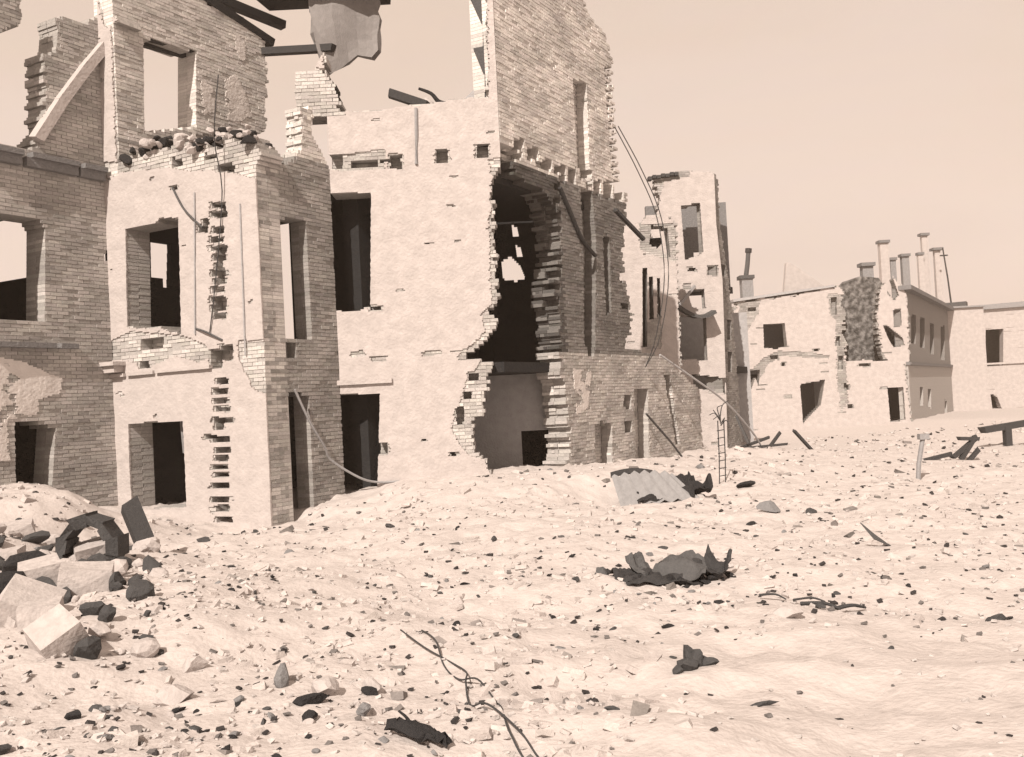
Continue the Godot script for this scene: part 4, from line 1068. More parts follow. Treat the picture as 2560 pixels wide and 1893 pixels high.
# ------------------------------------------------------------------ the ruin with the tall stub
func build_tower_ruin() -> void:
	var b := thing("ruined_tower_house", "narrow standing stub of a gutted house with a tall empty top window", "building")
	var t := uniform(tint(.42))
	wall(b, "TF", {"tone": t, "plaster": M.plaster, "row": .06, "seg": .3, "single": 20, "rag": .08, "keep_r": 2.85, "clean_r": 2.9})
	wall(b, "TS", {"tone": uniform(tint(.28)), "single": 15, "rag": .12, "keep_l": .1})
	wall(b, "S3", {"tone": t, "plaster": M.plaster, "row": .06, "seg": .3, "single": 20, "rag": .08})
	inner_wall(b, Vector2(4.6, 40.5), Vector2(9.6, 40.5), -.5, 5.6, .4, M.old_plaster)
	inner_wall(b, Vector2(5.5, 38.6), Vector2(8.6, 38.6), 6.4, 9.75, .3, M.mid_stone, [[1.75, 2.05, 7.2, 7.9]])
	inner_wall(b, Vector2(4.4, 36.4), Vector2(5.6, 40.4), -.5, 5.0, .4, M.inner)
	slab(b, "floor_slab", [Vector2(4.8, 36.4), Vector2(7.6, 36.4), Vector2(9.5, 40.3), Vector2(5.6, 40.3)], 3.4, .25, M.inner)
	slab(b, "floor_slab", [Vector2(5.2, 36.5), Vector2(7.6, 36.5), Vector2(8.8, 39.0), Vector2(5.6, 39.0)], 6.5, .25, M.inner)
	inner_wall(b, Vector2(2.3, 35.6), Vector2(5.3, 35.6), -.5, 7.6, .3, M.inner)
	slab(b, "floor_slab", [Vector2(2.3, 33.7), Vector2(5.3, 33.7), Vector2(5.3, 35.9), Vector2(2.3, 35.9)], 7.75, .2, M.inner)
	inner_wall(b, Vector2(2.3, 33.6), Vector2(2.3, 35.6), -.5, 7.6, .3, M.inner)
	var mb := MB.new()
	for k in 7:
		var x := 5.35 + k * .16
		mb.box(Vector3(x, 10.26 + k * .018 + (k % 2) * .03, -35.98), Vector3(.07, 0, 0), Vector3(0, .06, 0), Vector3(0, 0, .16), Color.WHITE)
	part(b, "cornice", mb, M.dark_stone)
	# a floor strip sagging out of the first-floor opening
	mb = MB.new()
	var rows := []
	for i in 6:
		var u := i / 5.0
		var x := lerpf(6.0, 7.3, u)
		var y := 5.62 - sin(u * 2.2) * .55 + u * .15
		rows.append([Vector3(x, y, -35.2), Vector3(x, y + .05, -35.7), Vector3(x, y + .1, -36.4)])
	sheet(mb, rows, .12)
	part(b, "sagging_floor", mb, M.rust)
	mb = MB.new()
	plank(mb, Vector3(6.1, 5.6, -35.6), Vector3(6.75, 6.3, -35.9), .1, .08)
	part(b, "broken_board", mb, M.zinc)

# ------------------------------------------------------------------ long two-storey ruin across the street end
func build_far_ruin() -> void:
	var b := thing("ruined_long_house", "far two-storey house with its upper corner torn open and a long shaded side", "building")
	wall(b, "BF", {"tone": uniform(tint(.36)), "bl": .3, "bh": .11, "rag": .12, "torn": 2.0, "spall": .58, "plaster": M.plaster, "row": .08, "seg": .5})
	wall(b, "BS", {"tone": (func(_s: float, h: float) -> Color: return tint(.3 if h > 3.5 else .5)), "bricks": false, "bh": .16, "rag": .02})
	var mb: MB
	# inner gable seen through the torn corner, its shade painted as dark plaster
	mb = MB.new()
	var gp := [Vector2(18.9, 3.4), Vector2(22.3, 3.4), Vector2(22.3, 7.4), Vector2(21.6, 8.6), Vector2(20.5, 8.75), Vector2(19.6, 8.5), Vector2(18.95, 7.9)]
	for i in range(1, gp.size() - 1):
		mb.tri(Vector3(gp[0].x, gp[0].y, -58), Vector3(gp[i].x, gp[i].y, -58), Vector3(gp[i + 1].x, gp[i + 1].y, -58), Vector3.BACK, Color.WHITE)
		mb.tri(Vector3(gp[0].x, gp[0].y, -58.4), Vector3(gp[i].x, gp[i].y, -58.4), Vector3(gp[i + 1].x, gp[i + 1].y, -58.4), Vector3.FORWARD, Color.WHITE)
	for i in gp.size():
		var p: Vector2 = gp[i]
		var q: Vector2 = gp[(i + 1) % gp.size()]
		mb.fquad(Vector3(p.x, p.y, -58), Vector3(q.x, q.y, -58), Vector3(q.x, q.y, -58.4), Vector3(p.x, p.y, -58.4), Vector3(20.6, 5.5, -58.2), Color.WHITE)
	var g := part(b, "inner_gable", mb, M.painted_shade_plaster)
	g.set_meta("label", "inner gable wall under the stub chimney with shade painted into its plaster")
	# floor, back walls and the roof edge
	slab(b, "floor_slab", [Vector2(13.2, 56.55), Vector2(22.3, 56.55), Vector2(26, 63), Vector2(17, 63)], 3.35, .25, M.inner)
	inner_wall(b, Vector2(13.0, 61.5), Vector2(24.2, 61.5), -.5, 7.2, .4, M.mid_stone)
	slab(b, "roof_slab", [Vector2(13.1, 56.65), Vector2(18.5, 56.65), Vector2(18.5, 61.3), Vector2(13.1, 61.3)], 7.3, .2, M.inner)
	inner_wall(b, Vector2(22.8, 58.2), Vector2(33.5, 77.0), -.5, 7.5, .4, M.inner)
	inner_wall(b, Vector2(18.6, 56.6), Vector2(18.6, 61.3), -.5, 7.2, .3, M.old_plaster)
	mb = MB.new()
	mb.hexa([Vector3(12.6, 7.45, -55.85), Vector3(18.3, 8.0, -55.85), Vector3(18.6, 8.0, -57.2), Vector3(12.6, 7.45, -57.2),
		Vector3(12.6, 7.6, -55.85), Vector3(18.3, 8.12, -55.85), Vector3(18.6, 8.14, -57.2), Vector3(12.6, 7.6, -57.2)], Color.WHITE)
	part(b, "eaves", mb, M.old_plaster)
	mb = MB.new()
	mb.hexa([Vector3(17.0, 8.0, -61.6), Vector3(20.4, 8.0, -61.6), Vector3(20.4, 8.0, -62.0), Vector3(17.0, 8.0, -62.0),
		Vector3(17.3, 10.2, -61.6), Vector3(17.7, 10.1, -61.6), Vector3(17.7, 10.1, -62.0), Vector3(17.3, 10.2, -62.0)], Color.WHITE)
	part(b, "gable_stub", mb, M.plaster)
	mb = MB.new()
	var e: Vector3 = WALLS.BS.e
	var n: Vector3 = WALLS.BS.n
	mb.box(at("BS", 12, 7.75, .1), e * 12.2, Vector3.UP * .12, n * .35, Color.WHITE)
	mb.box(at("BS", 12, 3.5, .02), e * 12.1, Vector3.UP * .09, n * .12, Color.WHITE)
	part(b, "cornice", mb, M.mid_stone)
	mb = MB.new()
	mb.box(at("BS", 24.3, 7.9, .2), e * .6, Vector3.UP * .5, n * .9, Color.WHITE)
	part(b, "gutter_head", mb, M.rust)

# ------------------------------------------------------------------ pale house closing the view on the right
func build_end_house() -> void:
	var b := thing("end_house", "pale two-storey house with broken windows at the far right edge", "building")
	wall(b, "BR", {"tone": uniform(tint(.42)), "bricks": false, "bh": .2, "rag": .02, "core": M.plaster, "plaster": M.plaster, "row": .1, "seg": .6})
	inner_wall(b, Vector2(32.5, 82), Vector2(47.2, 82), -.5, 7.5, .4, M.old_plaster)
	inner_wall(b, Vector2(32.6, 77.6), Vector2(32.6, 81.8), -.5, 7.5, .3, M.old_plaster)
	inner_wall(b, Vector2(47.0, 77.6), Vector2(47.0, 81.8), -.5, 7.5, .3, M.old_plaster)
	slab(b, "floor_slab", [Vector2(32.8, 77.6), Vector2(46.8, 77.6), Vector2(46.8, 81.7), Vector2(32.8, 81.7)], 3.6, .25, M.inner)
	slab(b, "floor_slab", [Vector2(32.8, 77.6), Vector2(46.8, 77.6), Vector2(46.8, 81.7), Vector2(32.8, 81.7)], 7.45, .25, M.inner)
	var mb := MB.new()
	mb.box(Vector3(40, 3.55, -76.93), Vector3(6.9, 0, 0), Vector3(0, .07, 0), Vector3(0, 0, .1), Color.WHITE)
	part(b, "string_course", mb, M.plaster)
	mb = MB.new()
	mb.hexa([Vector3(32.6, 7.65, -76.7), Vector3(47.1, 8.0, -76.7), Vector3(47.1, 8.0, -77.5), Vector3(32.6, 7.65, -77.5),
		Vector3(32.6, 7.95, -76.7), Vector3(47.1, 8.5, -76.7), Vector3(47.1, 8.5, -77.5), Vector3(32.6, 7.95, -77.5)], Color.WHITE)
	part(b, "eaves", mb, M.zinc)

func chimney(label: String, x: float, z: float, y0: float, y1: float, w: float, cap: float, m: Material) -> void:
	w *= .8
	var c := thing("chimney_stack", label, "chimney", "chimneys above the far roofs")
	var mb := MB.new()
	mb.hexa([Vector3(x - w * .5, y0, z + w * .4), Vector3(x + w * .5, y0, z + w * .4), Vector3(x + w * .5, y0, z - w * .4), Vector3(x - w * .5, y0, z - w * .4),
		Vector3(x - w * .46, y1, z + w * .38), Vector3(x + w * .48, y1, z + w * .38), Vector3(x + w * .48, y1, z - w * .38), Vector3(x - w * .46, y1, z - w * .38)], Color.WHITE)
	part(c, "shaft", mb, m)
	mb = MB.new()
	mb.box(Vector3(x, y1 + .1, z), Vector3(w * .5 * cap, 0, 0), Vector3(0, .1, 0), Vector3(0, 0, w * .5 * cap), Color.WHITE)
	part(c, "cap", mb, M.mid_stone)

func build_chimneys() -> void:
	var c := thing("stove_chimney", "thin leaning flue pipe on a short brick stack beside the tower stub", "chimney")
	var mb := MB.new()
	mb.box(Vector3(13.75, 8.0, -57.4), Vector3(.32, 0, 0), Vector3(0, .95, 0), Vector3(0, 0, .32), Color.WHITE)
	part(c, "stack", mb, M.chimney)
	mb = MB.new()
	mb.box(Vector3(13.73, 8.95, -57.4), Vector3(.42, 0, 0), Vector3(0, .1, 0), Vector3(0, 0, .42), Color.WHITE)
	part(c, "cap", mb, M.rust)
	mb = MB.new()
	mb.tube([Vector3(13.75, 9.0, -57.4), Vector3(13.88, 9.7, -57.4), Vector3(13.98, 10.45, -57.4)], .14, .13, 8, Color.WHITE)
	part(c, "flue_pipe", mb, M.rust)
	mb = MB.new()
	mb.tube([Vector3(13.97, 10.38, -57.4), Vector3(14.0, 10.62, -57.4)], .19, .19, 8, Color.WHITE)
	part(c, "cowl", mb, M.iron)
	chimney("squat brick chimney with flat cap on the dark inner gable", 21.1, -58.5, 8.3, 9.35, .82, 1.25, M.chimney)
	chimney("pale square chimney with a wide cap left of the others", 28.4, -75, 7.4, 13.0, .85, 1.2, M.plaster)
	chimney("low chimney just right of the pale wide-capped one", 29.1, -75.2, 7.4, 11.7, .55, 1.3, M.chimney)
	chimney("short dark-capped chimney beside the torn corner", 29.95, -75, 7.4, 11.9, .7, 1.25, M.chimney)
	chimney("slim faint chimney in the middle of the roof skyline", 33.2, -80, 7.6, 12.6, .55, 1.2, M.plaster)
	chimney("tallest slim chimney on the far skyline", 33.8, -80.5, 7.6, 14.2, .6, 1.5, M.plaster)
	chimney("slim chimney with a dark cap near the roof's end", 34.55, -80, 7.6, 12.9, .6, 1.7, M.plaster)
	# they stand on the roof of a house behind
	var h := thing("rear_house", "low house behind the shaded side wall carrying the tall chimneys", "building")
	mb = MB.new()
	mb.box(Vector3(31.2, 3.6, -79.0), Vector3(4.2, 0, 0), Vector3(0, 4.2, 0), Vector3(0, 0, 4.5), Color.WHITE)
	part(h, "wall", mb, M.plaster)
	mb = MB.new()
	mb.box(Vector3(31.2, 7.86, -79.0), Vector3(4.3, 0, 0), Vector3(0, .06, 0), Vector3(0, 0, 4.7), Color.WHITE)
	part(h, "roof", mb, M.zinc)
	mb = MB.new()
	var p := thing("roof_mast", "thin mast rising at the far end of the shaded side roof", "mast")
	mb.tube([Vector3(34.9, 7.7, -78.6), Vector3(34.7, 10.5, -78.6), Vector3(34.45, 12.9, -78.6)], .07, .05, 6, Color.WHITE)
	part(p, "pole", mb, M.iron)
	mb = MB.new()
	mb.box(Vector3(34.5, 12.3, -78.6), Vector3(.3, 0, 0), Vector3(0, .05, 0), Vector3(0, 0, .05), Color.WHITE)
	part(p, "crossbar", mb, M.iron)

# ------------------------------------------------------------------ loose things
func build_loose_things() -> void:
	var mb := MB.new()
	# heavy beam stuck in the rubble below the pale wall
	plank(mb, Vector3(-5.64, 1.22, -14.55), on_ground(-5.2, -14.3, -.12), .25, .22, .5)
	solo("timber_beam", mb, M.wood, "thick charred timber beam standing slantwise below the left ground-floor window", "beam")
	# broken vault fragment: a thick arc of masonry lying in the heap
	mb = MB.new()
	var c := on_ground(-5.02, -11.75, .26)
	for k in 7:
		var a0 := lerpf(-.95, PI * 1.08, k / 7.0)
		var a1 := lerpf(-.95, PI * 1.08, (k + 1) / 7.0)
		var ri := .235 + .025 * (k % 2)
		var ro := .335 + .03 * ((k + 1) % 3)
		var q := []
		for zz in [.17, -.17]:
			q.append(c + Vector3(cos(a0) * ri, sin(a0) * ri, zz + .05 * sin(k)))
			q.append(c + Vector3(cos(a0) * ro, sin(a0) * ro, zz))
			q.append(c + Vector3(cos(a1) * ro, sin(a1) * ro, zz))
			q.append(c + Vector3(cos(a1) * ri, sin(a1) * ri, zz + .05 * sin(k + 1.0)))
		mb.hexa(q, Color.WHITE)
	var arch := solo("vault_fragment", mb, M.dark_stone, "dark curved vault fragment arching over a pale stone in the left heap", "masonry")
	var st: Material = M.stone
	lump("masonry_block", "pale stone lying inside the dark curved vault fragment", "stone", on_ground(-5.03, -11.8, .16), Vector3(.42, .52, .42), Vector3(.2, .4, .1), st, 3)
	lump("masonry_block", "largest pale squared block in the left foreground heap", "stone", on_ground(-4.05, -9.35, .10), Vector3(.56, .5, .45), Vector3(.05, .25, -.06), st, 0)
	lump("masonry_block", "pale block left of the largest squared block", "stone", on_ground(-4.55, -9.5, .12), Vector3(.42, .42, .4), Vector3(.1, .6, .12), st, 2)
	lump("masonry_block", "pale sloping slab at the left picture edge", "stone", on_ground(-3.95, -8.0, .08), Vector3(.5, .42, .5), Vector3(.3, .2, -.45), st, 4)
	lump("masonry_block", "box-shaped stone with a chipped top in front of the sloping slab", "stone", on_ground(-3.62, -7.55, .05), Vector3(.36, .3, .3), Vector3(0, .35, .03), st, 6)
	lump("masonry_block", "rounded pale boulder tipped over, lowest of the left heap", "stone", on_ground(-3.2, -6.9, .06), Vector3(.34, .48, .36), Vector3(.25, .9, .5), st, 2)
	lump("dark_lump", "added dark wedge painting the shaded right side of the tipped boulder", "stone", on_ground(-3.0, -6.85, .04), Vector3(.22, .26, .26), Vector3(.1, .3, -.5), M.dark_stone, 9)  # the boulder's shaded side, added as a dark lump
	lump("dark_lump", "dark clod lying alone right of the tipped boulder", "stone", on_ground(-3.2, -7.7, .02), Vector3(.2, .17, .18), Vector3(0, .3, .1), M.dark_stone, 1)
	lump("dark_lump", "dark pointed lump below the slanting beam", "stone", on_ground(-4.1, -11.1, .05), Vector3(.3, .36, .3), Vector3(.2, .2, .5), M.dark_stone, 8)
	lump("dark_lump", "added dark clod painting the shaded gap behind the left blocks", "stone", on_ground(-4.9, -9.9, .10), Vector3(.6, .34, .3), Vector3(0, .2, .1), M.char, 9)  # shade between the blocks, added as a near-black lump
	lump("dark_lump", "dark clod at the left edge above the sloping slab", "stone", on_ground(-4.6, -8.9, .12), Vector3(.42, .3, .3), Vector3(0, .5, .2), M.char, 5)
	lump("masonry_block", "long pale stone at the top of the left heap", "stone", on_ground(-6.0, -11.6, .08), Vector3(.55, .32, .4), Vector3(0, .2, .12), st, 4)
	lump("masonry_block", "pale slab on the crest of the left rubble bank", "stone", on_ground(-6.9, -13.6, .1), Vector3(.7, .3, .5), Vector3(.1, .3, .1), st, 0)
	lump("dark_lump", "dark brick clump in the upper left bank", "stone", on_ground(-6.3, -13.0, .05), Vector3(.5, .2, .3), Vector3(0, .4, .2), M.dark_stone, 9)
	# stones of the near foreground, left to right
	lump("foreground_stone", "small pale stone with a shaded right face, upper of the lower-left stones", "stone", on_ground(-2.25, -6.8, .03), Vector3(.2, .14, .18), Vector3(0, .2, .1), st, 2)
	lump("foreground_stone", "broad pale stone with pointed dark side near the bottom left", "stone", on_ground(-2.15, -6.15, .04), Vector3(.28, .18, .22), Vector3(0, .7, .1), st, 0)
	lump("dark_lump", "dark upright clod in the bottom left centre", "stone", on_ground(-1.55, -6.35, .05), Vector3(.12, .22, .12), Vector3(.1, .2, -.1), M.mid_stone, 8)
	lump("foreground_stone", "rounded pale stone with dark left hollow in the bottom centre", "stone", on_ground(-1.25, -6.15, .03), Vector3(.22, .16, .2), Vector3(0, 1.1, .2), st, 6)
	lump("dark_lump", "added dark hollow-sided clod painting the shade of the rounded pale stone", "stone", on_ground(-1.3, -6.0, .02), Vector3(.2, .11, .12), Vector3(0, .3, .05), M.char, 12)  # stone's shaded hollow, put in as a near-black lump
	lump("foreground_stone", "smooth oval stone right of the rounded pale one", "stone", on_ground(-.97, -6.25, .03), Vector3(.16, .14, .15), Vector3(0, .4, .3), st, 4)
	lump("dark_lump", "dark crescent under the oval stone", "stone", on_ground(-.96, -6.15, .01), Vector3(.15, .08, .1), Vector3(0, .2, -.2), M.char, 10)  # flattened near-black lump under the oval stone
	lump("dark_lump", "dark sliver of debris, leftmost near the bottom edge", "stone", on_ground(-2.55, -5.65, .02), Vector3(.17, .07, .08), Vector3(0, -.4, .3), M.char, 9)
	lump("dark_lump", "dark flat clod below the hollow-sided clod", "stone", on_ground(-1.25, -5.75, .02), Vector3(.14, .08, .1), Vector3(0, .5, .2), M.char, 11)
	lump("foreground_stone", "pair-like pale brick end with dark face in the bottom centre", "stone", on_ground(-.95, -5.75, .03), Vector3(.12, .09, .1), Vector3(0, .2, 0), M.mid_stone, 1)
	# ragged rag or root of burnt debris at the bottom centre
	mb = MB.new()
	var base := on_ground(-.58, -5.2, 0)
	var rag := []
	for i in 13:
		var u := i / 12.0
		var rr := []
		for j in 6:
			var v := j / 5.0 - .5
			var x := lerpf(-.16, .16, u)
			var z := x * .55 + v * .13 * sin(u * PI * .9 + .25) + .02 * nz2.get_noise_2d(u * 20.0, v * 20.0)
			rr.append(Vector3(base.x + x, ground_h(base.x + x, base.z + z) + .02 + .05 * absf(nz.get_noise_2d(u * 14.0, v * 9.0 + 4.0)) + .015 * (1.0 - 2.0 * absf(v)), base.z + z))
		rag.append(rr)
	sheet(mb, rag, .03)
	mb.tube(curve([base + Vector3(-.02, .02, 0), base + Vector3(-.05, .09, -.02), base + Vector3(-.1, .13, -.04)], 3), .012, .006, 5, Color.WHITE)
	solo("burnt_debris", mb, M.char, "dark burnt tangle with an upturned stalk at the bottom centre", "debris")
	# two strands of telegraph wire crawling to the bottom edge
	for s in 2:
		mb = MB.new()
		var w := []
		var gp := [[-.86, -7.6], [-.68, -7.15], [-.54, -6.86], [-.42, -6.5], [-.35, -6.28], [-.27, -5.95], [-.19, -5.61], [-.08, -5.2], [.04, -4.93], [.3, -4.5]]
		for k in gp.size():
			var off := (.055 if s == 0 else -.055) * cos(k * 1.25) + (.02 if s == 0 else -.02)
			w.append(on_ground(gp[k][0] + off, gp[k][1] - off * .5, .03 + .02 * sin(k * 2.0 + s)))
		mb.tube(curve(w, 6), .006, .006, 6, Color.WHITE)
		solo("wire_strand", mb, M.wire, ["left strand of the twisted wire running to the bottom edge", "right strand of the twisted wire running to the bottom edge"][s], "wire")
	# corrugated roofing sheet half folded, dark underneath
	mb = MB.new()
	var rows := []
	var o := on_ground(2.55, -18.6, 0)
	for i in 25:
		var u := i / 24.0
		var rr := []
		for j in 7:
			var t := j / 6.0
			var x := lerpf(-.78, .35, u) + .1 * t
			var y := .46 - t * .46 + .035 * sin(u * 24.0 * PI / 2.0) + .06 * sin(u * 3.0) - .12 * t * (1.0 - u)
			rr.append(o + Vector3(x + .3 * t * u, y, -.15 + t * .6))
		rows.append(rr)
	sheet(mb, rows, .012)
	var cs := thing("corrugated_sheet", "buckled corrugated roofing sheet with a dark crumpled end on the rubble before the street wall", "sheet")
	part(cs, "ribbed_sheet", mb, M.chimney)
	mb = MB.new()
	for q in [[-.05, .0, .42, .7, .35, .15, .3, .12, 1.0], [.3, .05, .34, .7, .45, -.3, .3, .14, 2.3], [.7, .08, .25, .6, .45, -.4, .4, .18, 3.1], [.55, .16, .15, .7, .4, .2, .5, .14, 4.4]]:
		crumple(mb, on_ground(o.x + q[0], o.z + q[2], q[1]), Basis(Vector3.UP, q[5]) * Basis(Vector3.RIGHT, q[6]), q[3], q[4], q[7], q[8], .012)
	part(cs, "dark_end", mb, M.char)  # near-black crumpled pieces at the right end
	mb = MB.new()
	rows = []
	for i in 9:
		var u := i / 8.0
		rows.append([o + Vector3(-.8 + u * .8, .46 + .05 * sin(u * 3.0), -.18), o + Vector3(-.78 + u * .8, .53 + .06 * sin(u * 3.1), -.4)])
	sheet(mb, rows, .02)
	part(cs, "curled_edge", mb, M.iron)
	# tangle of torn sheet metal in the middle of the street
	var tg := thing("torn_metal", "dark heap of torn bent sheet metal in the middle of the street", "scrap")
	var tb := on_ground(1.42, -10.2, 0)
	# centre x, y, z, width, depth, turn, tip, crumple, dark
	for q in [[-.24, .03, .22, .55, .4, .35, .2, .13, 1], [.14, .04, .16, .55, .45, -.35, .38, .11, 0], [-.08, .05, .05, .34, .34, .7, .6, .09, 0], [.4, .04, .1, .42, .36, -.8, .4, .13, 1], [.02, .0, .3, .85, .3, .1, .05, .11, 1], [-.42, .01, .16, .3, .3, 1.1, .35, .08, 0]]:
		mb = MB.new()
		crumple(mb, tb + Vector3(q[0], q[1], q[2]), Basis(Vector3.UP, q[5]) * Basis(Vector3.RIGHT, q[6]), q[3], q[4], q[7], q[0] * 7.0 + q[2] * 3.0, .008)
		part(tg, "metal_flap", mb, M.iron if q[8] == 1 else M.rust)
	mb = MB.new()
	for k in 10:
		var u := k / 9.0
		var x := lerpf(-.45, .5, u)
		chunk_into(mb, chunk_meshes[k % 14], Transform3D(Basis.from_euler(Vector3(.4 * k, .9 * k, .3)) * Basis.from_scale(Vector3(.2, .1, .2)), on_ground(tb.x + x, tb.z + .16 + .05 * sin(k * 2.0), .01)), Color.WHITE)
	part(tg, "charred_base", mb, M.char)
	# scattered pieces on the right
	lump("scrap_piece", "small dark scrap right of the corrugated sheet", "scrap", on_ground(4.35, -19.2, .03), Vector3(.5, .14, .3), Vector3(0, -.3, .15), M.char, 9)
	lump("scrap_piece", "pale slab with a dark underside below the small dark scrap", "scrap", on_ground(4.0, -16.0, .08), Vector3(.5, .24, .4), Vector3(.1, .3, -.1), M.mid_stone, 4)
	lump("scrap_piece", "dark clod beside the twin wires", "scrap", on_ground(4.7, -16.2, .03), Vector3(.28, .14, .2), Vector3(0, .4, .1), M.dark_stone, 8)
	mb = MB.new()
	var tp := on_ground(4.25, -12.0, 0)
	rows = []
	for i in 5:
		var u := i / 4.0
		rows.append([tp + Vector3(-.17 + .32 * u, .30 * (1.0 - u) - .03, -.05), tp + Vector3(-.12 + .28 * u + .05, .14 * (1.0 - u) - .05, .1 - .05 * u)])
	sheet(mb, rows, .012)
	solo("metal_shard", mb, M.rust, "triangular bent metal shard lying alone on the right", "scrap")
	for q in [[[2.45, -8.9], [2.72, -8.65], "dark crooked stick lying across the right street", .02], [[2.68, -8.72], [3.0, -8.85], "short dark stick touching the crooked one at its end", .02], [[2.45, -9.15], [2.68, -8.95], "thin dark stick above the crooked ones", .012], [[2.18, -9.3], [2.4, -9.2], "thin stick farthest left of the crooked group", .012]]:
		mb = MB.new()
		var a := on_ground(q[0][0], q[0][1], .03)
		var e := on_ground(q[1][0], q[1][1], .03)
		mb.tube(curve([a, (a + e) * .5 + Vector3(.02, .03, .02), e], 4), q[3], q[3] * .6, 6, Color.WHITE)
		solo("stick", mb, M.wood, q[2], "stick")
	lump("street_stone", "flat pale stone with a dark lower edge right of centre", "stone", on_ground(2.12, -8.1, .02), Vector3(.3, .14, .22), Vector3(.1, -.5, .2), st, 0)
	lump("scrap_piece", "dark scrap at the right picture edge in the street", "scrap", on_ground(3.9, -8.3, .02), Vector3(.22, .09, .12), Vector3(0, .4, .2), M.dark_stone, 10)
	# burnt post stump
	mb = MB.new()
	var bp := on_ground(1.08, -6.6, 0)
	for q in [[-.05, .02, .2, .13, .16], [.04, -.03, .17, .16, .15], [.0, -.08, .13, .2, .12], [.12, -.02, .12, .08, .1], [-.11, .07, .12, .07, .1], [.09, -.1, .1, .12, .1]]:
		chunk_into(mb, chunk_meshes[int(q[2] * 100) % 14], Transform3D(Basis.from_euler(Vector3(q[0] * 5.0, q[1] * 20.0, q[3])) * Basis.from_scale(Vector3(q[2], q[3], q[4])), on_ground(bp.x + q[0], bp.z + q[1], q[3] * .25)), Color.WHITE)
	solo("burnt_lump", mb, M.dark_stone, "crumbling dark charred lump in the lower right centre", "debris")
	# upright rod, trestle, edge beam, board heap and twin wires further off
	mb = MB.new()
	mb.tube([on_ground(8.45, -21.2, -.1), on_ground(8.5, -21.2, .4), on_ground(8.62, -21.2, .95)], .05, .05, 7, Color.WHITE)
	mb.box(on_ground(8.63, -21.2, .97), Vector3(.1, 0, 0), Vector3(0, .06, 0), Vector3(0, 0, .08), Color.WHITE)
	solo("iron_post", mb, M.zinc, "short leaning iron post standing alone on the right rubble", "post")
	var tr := thing("broken_trestle", "dark collapsed trestle of crossed boards on the right", "trestle")
	var tq := on_ground(12.2, -27.8, 0)
	for q in [[-.95, .05, -.1, .2], [-.1, .1, .6, .62], [.55, .65, .1, .05], [.1, .62, .65, .58], [.3, -.05, .62, .3]]:
		mb = MB.new()
		plank(mb, tq + Vector3(q[0], q[1], 0), tq + Vector3(q[2], q[3], .1 * q[0]), .16, .1)
		part(tr, "board", mb, M.wood)
	var eb := thing("bench_like_beam", "dark horizontal beam on a short prop at the right edge", "beam")
	mb = MB.new()
	plank(mb, Vector3(15.4, .72, -33), Vector3(18.5, 1.05, -33.2), .3, .2)
	part(eb, "beam", mb, M.wood)
	mb = MB.new()
	plank(mb, on_ground(16.2, -33, -.1), Vector3(16.2, .8, -33), .25, .2)
	part(eb, "prop", mb, M.wood)
	mb = MB.new()
	plank(mb, on_ground(18.2, -33.2, -.1), Vector3(18.2, 1.0, -33.2), .25, .2)
	part(eb, "prop", mb, M.wood)
	var lab := ["lowest board of the heap before the far ruin", "long board sloping across the heap before the far ruin", "board rising steeply from the heap before the far ruin", "thin board on the right of the heap", "short board on top of the heap", "single slanting board right of the heap"]
	var bq := [[-1.3, -.02, .3, .15, .2], [-.9, .05, 1.0, .35, .16], [-.1, .0, -.55, 1.15, .16], [.2, .0, .85, .75, .12], [-.4, .2, .5, .55, .2], [1.3, .75, 2.0, -.05, .14]]
	var hb := on_ground(7.7, -31.8, 0)
	for k in bq.size():
		mb = MB.new()
		var q = bq[k]
		plank(mb, Vector3(hb.x + q[0], ground_h(hb.x + q[0], hb.z) + q[1], hb.z - .1 * k), Vector3(hb.x + q[2], ground_h(hb.x + q[2], hb.z) + q[3], hb.z - .1 * k - .2), q[4], .07)
		solo("loose_board", mb, M.wood if k != 2 else M.rust, lab[k], "board", "boards heaped before the far ruin")
	var tw := thing("twin_wire", "pair of thin upright wires with small rungs in front of the street wall end", "wire")
	for s in 2:
		mb = MB.new()
		mb.tube([on_ground(4.0 + .12 * s, -19.9, -.05), Vector3(4.03 + .12 * s, 1.1, -19.9), Vector3(4.05 + .12 * s, 1.85, -19.95)], .012, .012, 5, Color.WHITE)
		part(tw, "wire", mb, M.wire)
	mb = MB.new()
	for k in 8:
		var y := .6 + k * .15
		mb.tube([Vector3(4.01, y, -19.9), Vector3(4.16, y + .02, -19.9)], .009, .009, 4, Color.WHITE)
	part(tw, "rungs", mb, M.wire)
	mb = MB.new()
	for k in 7:
		var a := k * .9
		mb.tube(curve([Vector3(4.1, 1.75 + .03 * k, -19.93), Vector3(4.1 + .12 * cos(a), 1.85 + .05 * k, -19.95 + .1 * sin(a)), Vector3(4.1 + .2 * cos(a + .6), 1.7 + .09 * k, -19.95 + .12 * sin(a + 1.0))], 4), .012, .008, 5, Color.WHITE)
	part(tw, "snarl", mb, M.wire)
	# pale cable slanting down from the street wall's broken end
	mb = MB.new()
	mb.tube(curve([at("L3", 8.2, 3.55, .1), at("L3", 9.6, 2.9, .5), at("L3", 11.4, 2.1, .9), at("L3", 13.2, 1.0, 1.2), at("L3", 14.0, .25, 1.3)], 4), .03, .03, 6, Color.WHITE)
	solo("slanting_cable", mb, M.pale_wire, "pale taut cable slanting down from the street wall's broken end", "cable")
	# hanging cord across the ground floor openings
	mb = MB.new()
	mb.tube(curve([at("L2", .72, 2.9, .06), at("L2", 1.05, 2.25, .12), at("L2", 1.42, 1.75, .14), at("S2", -.15, 1.45, .55), at("S2", .35, 1.06, .3), at("S2", .7, .93, .1), at("S2", 1.15, .92, .05)], 5), .026, .026, 6, Color.WHITE)
